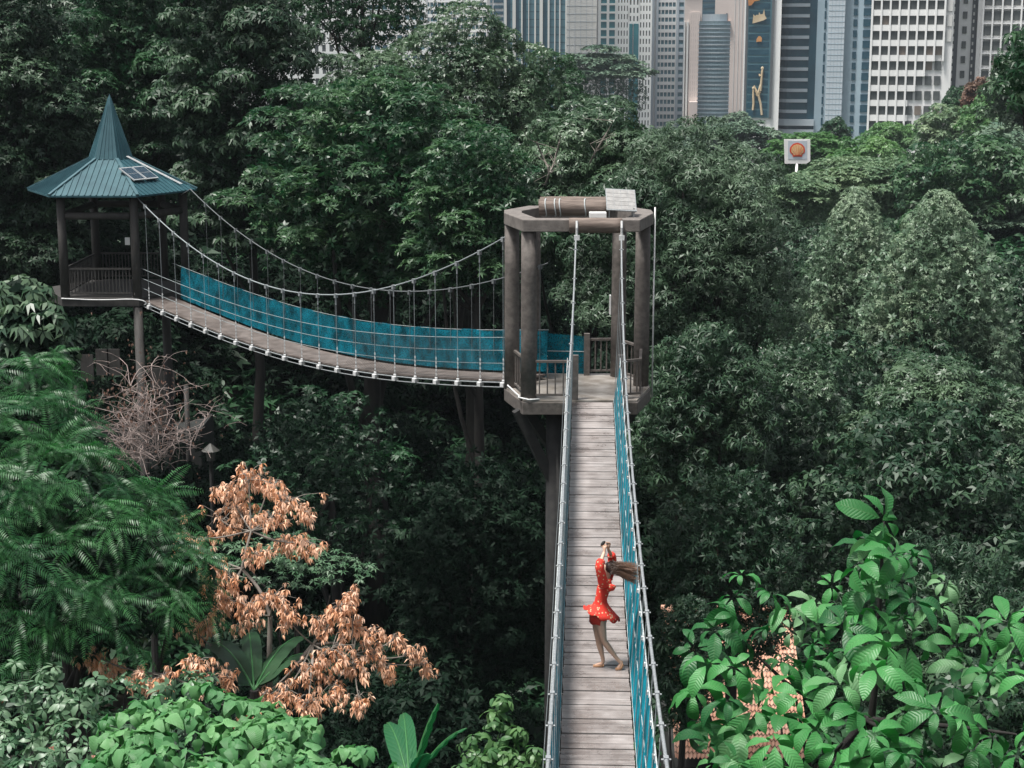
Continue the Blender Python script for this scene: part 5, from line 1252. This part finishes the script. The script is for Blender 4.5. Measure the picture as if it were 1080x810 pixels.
for wr, sgn, px_ in ((lwr, -1, 172), (rwr, 1, 178)):
    palm = wr + Vector((.01, -.015*sgn, .055)); ch.append([(wr,.022),(palm,.026)])
    for f in range(4):
        b_ = palm + Vector(((f-1.5)*.016, sgn*-.01, .03)); ch.append([(palm,.026),(b_,.0095),(b_ + Vector((-.012,-.012*sgn,.026 - .003*abs(f-1.5))),.0085),(b_ + Vector((-.032,-.014*sgn,.036)),.0075)])
    ch.append([(palm,.026),(palm + Vector((-.03,-.01*sgn,.008)),.0095),(palm + Vector((-.048,-.012*sgn,.03)),.008)])
skin_body('body', ch, M_['skin'], wm)
# face: nose, lips, eyes on the side turned to the left
hc = J(186,202)
MB().ball(hc + Vector((-.088,0,-.01)), (.016,.011,.022), 8, 6).build('nose', M_['skin'], wm, smooth=True, local=True)
M_['lip'] = mat('lip', (.40,.10,.09), (.45,.13,.11), .4); M_['eye'] = mat('dark_eye', (.03,.02,.015), (.05,.03,.02), .2)
MB().ball(hc + Vector((-.078,0,-.045)), (.010,.020,.007), 8, 6).build('lips', M_['lip'], wm, smooth=True, local=True)
for s_ in (-1, 1): MB().ball(hc + Vector((-.072,.032*s_,.014)), (.009,.013,.007), 8, 6).build('eye', M_['eye'], wm, smooth=True, local=True)
# dress
def dressmat():
    m = bpy.data.materials.new('red_floral_cloth'); m.use_nodes = True; n = m.node_tree.nodes; l = m.node_tree.links; p = n['Principled BSDF']; p.inputs['Roughness'].default_value = .8
    tc = n.new('ShaderNodeTexCoord'); vo = n.new('ShaderNodeTexVoronoi'); vo.inputs['Scale'].default_value = 20; l.new(tc.outputs['Object'], vo.inputs['Vector'])
    cr = n.new('ShaderNodeValToRGB'); cr.color_ramp.interpolation = 'CONSTANT'; e = cr.color_ramp.elements
    e[0].position = 0; e[0].color = (.60,.42,.25,1); e[1].position = .26; e[1].color = (.66,.035,.020,1)
    l.new(vo.outputs['Distance'], cr.inputs[0])
    v2 = n.new('ShaderNodeTexVoronoi'); v2.inputs['Scale'].default_value = 23; l.new(tc.outputs['Object'], v2.inputs['Vector'])
    lt = n.new('ShaderNodeMath'); lt.operation = 'LESS_THAN'; lt.inputs[1].default_value = .16; l.new(v2.outputs['Distance'], lt.inputs[0])
    mx = n.new('ShaderNodeMix'); mx.data_type = 'RGBA'; mx.inputs[7].default_value = (.06,.09,.04,1); l.new(lt.outputs[0], mx.inputs[0]); l.new(cr.outputs[0], mx.inputs[6]); l.new(mx.outputs[2], p.inputs['Base Color'])
    return m
M_['dress'] = dressmat()
M_['lining'] = mat('red_lining', (.50,.03,.018), (.58,.04,.022), .8)
def rings(name, rs, mt, n=36, parent=wm, close=False):
    V, Fc = [], []
    for (c, ax, ay, fn) in rs:
        for k in range(n):
            a = 2*math.pi*k/n; p = c + ax*math.cos(a) + ay*math.sin(a); V.append(p + (fn(a) if fn else Vector()))
    for i in range(len(rs)-1):
        for k in range(n): Fc.append((i*n+k, i*n+(k+1)%n, (i+1)*n+(k+1)%n, (i+1)*n+k))
    o = MB().add(V, Fc).build(name, M_[mt], parent, smooth=True, local=True); sd_ = o.modifiers.new('solid','SOLIDIFY'); sd_.thickness = .006; return o
X1, Y1 = Vector((1,0,0)), Vector((0,1,0))
tl = Vector((.97, 0, .25))
rings('dress', [(J(184,256), X1*.055, Y1*.06, None), (J(176,272), X1*.085, Y1*.155, None), (J(170,300), tl*.112, Y1*.15, None), (J(161,335), tl*.100, Y1*.128, None), (J(152,370), tl*.092, Y1*.112, None),
     (J(148,392), tl*.115, Y1*.13, None), (J(146,410), Vector((1,0,-.03))*.165, Y1*.165, lambda a: Vector((0,0,.006*math.sin(a*9)))),
     (J(150,427), Vector((1,0,-.20))*.225, Y1*.20, lambda a: Vector((0,0,.014*math.sin(a*9)))), (J(157,438), Vector((1,0,-.36))*.275, Y1*.235, lambda a: Vector((.008*math.cos(a*9),0,.024*math.sin(a*9) - .02*abs(math.sin(a)))))], 'dress', 54)
rings('dress_lining', [(J(148,385), X1*.10, Y1*.115, None), (J(142,440), X1*.135, Y1*.155, None), (J(138,482), X1*.128, Y1*.15, lambda a: Vector((0,0,.01*math.sin(a*6))))], 'lining', 30)
def sleeve(a, b, c, rr2, nm='sleeve'):
    pth = smoothpath([a, a.lerp(b,.5), b, b.lerp(c,.45)], 2); n_ = len(pth)
    rad = np.interp(np.linspace(0,1,n_), [0,.25,.55,.8,.93,1], rr2); MB().tube(pth, [float(x)*(1 + .05*math.sin(i*2.2)) for i, x in enumerate(rad)], 14).build(nm, M_['dress'], wm, smooth=True, local=True)
sleeve(lsh + Vector((.01,0,-.03)), lel, lwr, [.075,.078,.070,.068,.060,.035]); sleeve(rsh + Vector((0,0,-.03)), rel, rwr, [.075,.074,.068,.064,.058,.034])
sleeve(J(176,292,-.10), J(205,285,-.15), J(214,262,-.12), [.07,.075,.07,.06,.05,.04], 'loose_back_fold')
# hair
def hairmat():
    m = bpy.data.materials.new('brown_hair'); m.use_nodes = True; n = m.node_tree.nodes; l = m.node_tree.links; p = n['Principled BSDF']; p.inputs['Roughness'].default_value = .45
    a = n.new('ShaderNodeAttribute'); a.attribute_name = 'tint'; cr = n.new('ShaderNodeValToRGB'); cr.color_ramp.elements[0].color = (.032,.019,.014,1); cr.color_ramp.elements[1].color = (.30,.17,.11,1)
    l.new(a.outputs['Fac'], cr.inputs[0]); l.new(cr.outputs[0], p.inputs['Base Color']); return m
HM = hairmat(); r = random.Random(77); V, Fc, T = [], [], []
for k in range(900):
    th = r.uniform(0, 2*math.pi); ph = r.uniform(-1, 1); s0 = J(188,203) + Vector((.02 + .070*abs(math.cos(th)), .078*math.sin(th), .090*ph))
    lk = (k % 30) / 29 * 2 - 1; sp_ = lk + r.gauss(0, .10); long_ = r.choice((1, 1, .8, .62))       # strands gather into locks
    end = J(190 + (150 + 18*math.sin(k % 30 * 2.1)) * long_ + r.gauss(0,7), 236 + 46*sp_*(.6 + .4*long_) + 10*math.sin((k % 30)*1.7) + r.gauss(0,3), .07*math.sin((k % 30)*2.9) + r.gauss(0,.015))
    m1 = J(228, 196 + 30*sp_, s0.y) ; m2 = J(272, 222 + 40*sp_ + 9*math.sin((k % 30)*1.3), end.y); off = len(V); nseg = 14; wd = r.uniform(.0018,.0036); wv = .010 + .008*math.sin(k % 30)
    for i in range(nseg+1):
        t = i/nseg; q = s0*(1-t)**3 + m1*3*t*(1-t)**2 + m2*3*t*t*(1-t) + end*t**3 + Vector((0,0,wv*math.sin(t*8 + (k % 30)*.8)*t))
        w2 = wd * (1 - .75*t**2)
        for c_ in ((0,-w2*.6,w2),(0,w2*.9,0),(0,-w2*.6,-w2)): V.append(tuple(q + Vector(c_))); T.append(min(1, .06 + .85*t*r.uniform(.7,1.1)))
    for i in range(nseg):
        for j in range(3): Fc.append((off+i*3+j, off+i*3+(j+1)%3, off+(i+1)*3+(j+1)%3, off+(i+1)*3+j))
hr = mesh_np('hair', np.array(V), Fc, HM, wm, smooth=True, tint=T, local=True)
cap = MB().ball(J(193,204), (.080,.080,.095), 16, 12).build('hair_cap', HM, hr, smooth=True, local=True)
# sandals
M_['tan'] = mat('tan_leather', (.42,.22,.12), (.5,.28,.16), .6)
for (a, b_, c_) in ((J(172,716,.06), J(146,719,.064), J(118,722.5,.07)), (J(268,697,-.06), J(256,716,-.064), J(232,723,-.07))):
    m = MB().tube([a, b_, c_], [.030,.034,.026], 8); 
    for v_i in range(len(m.v)): v = m.v[v_i]; m.v[v_i] = v
    sn = m.build('sandal', M_['tan'], wm, smooth=True, local=True)
    MB().tube([a + Vector((0,-.036,.0)), a + Vector((-.01,0,.055)), a + Vector((0,.036,0))], .008, 6).build('strap', M_['tan'], sn, local=True)
# small dark thing in the raised hands
hq = wm.location + J(164,82,-.02)
hd = empty('handheld_object', hq, 'small dark object held up in the raised hands of the woman', 'object')
MB().tube([hq + Vector((-.028,0,-.03)), hq + Vector((-.02,0,0)), hq + Vector((0,0,.035)), hq + Vector((.022,0,.05))], [.022,.030,.024,.010], 10).build('dark_body', M_['black'], hd, smooth=True)
MB().tube([hq + Vector((-.036,0,-.02)), hq + Vector((-.022,0,-.01))], [.022,.027], 10).build('tan_cap', M_['tan'], hd, smooth=True)
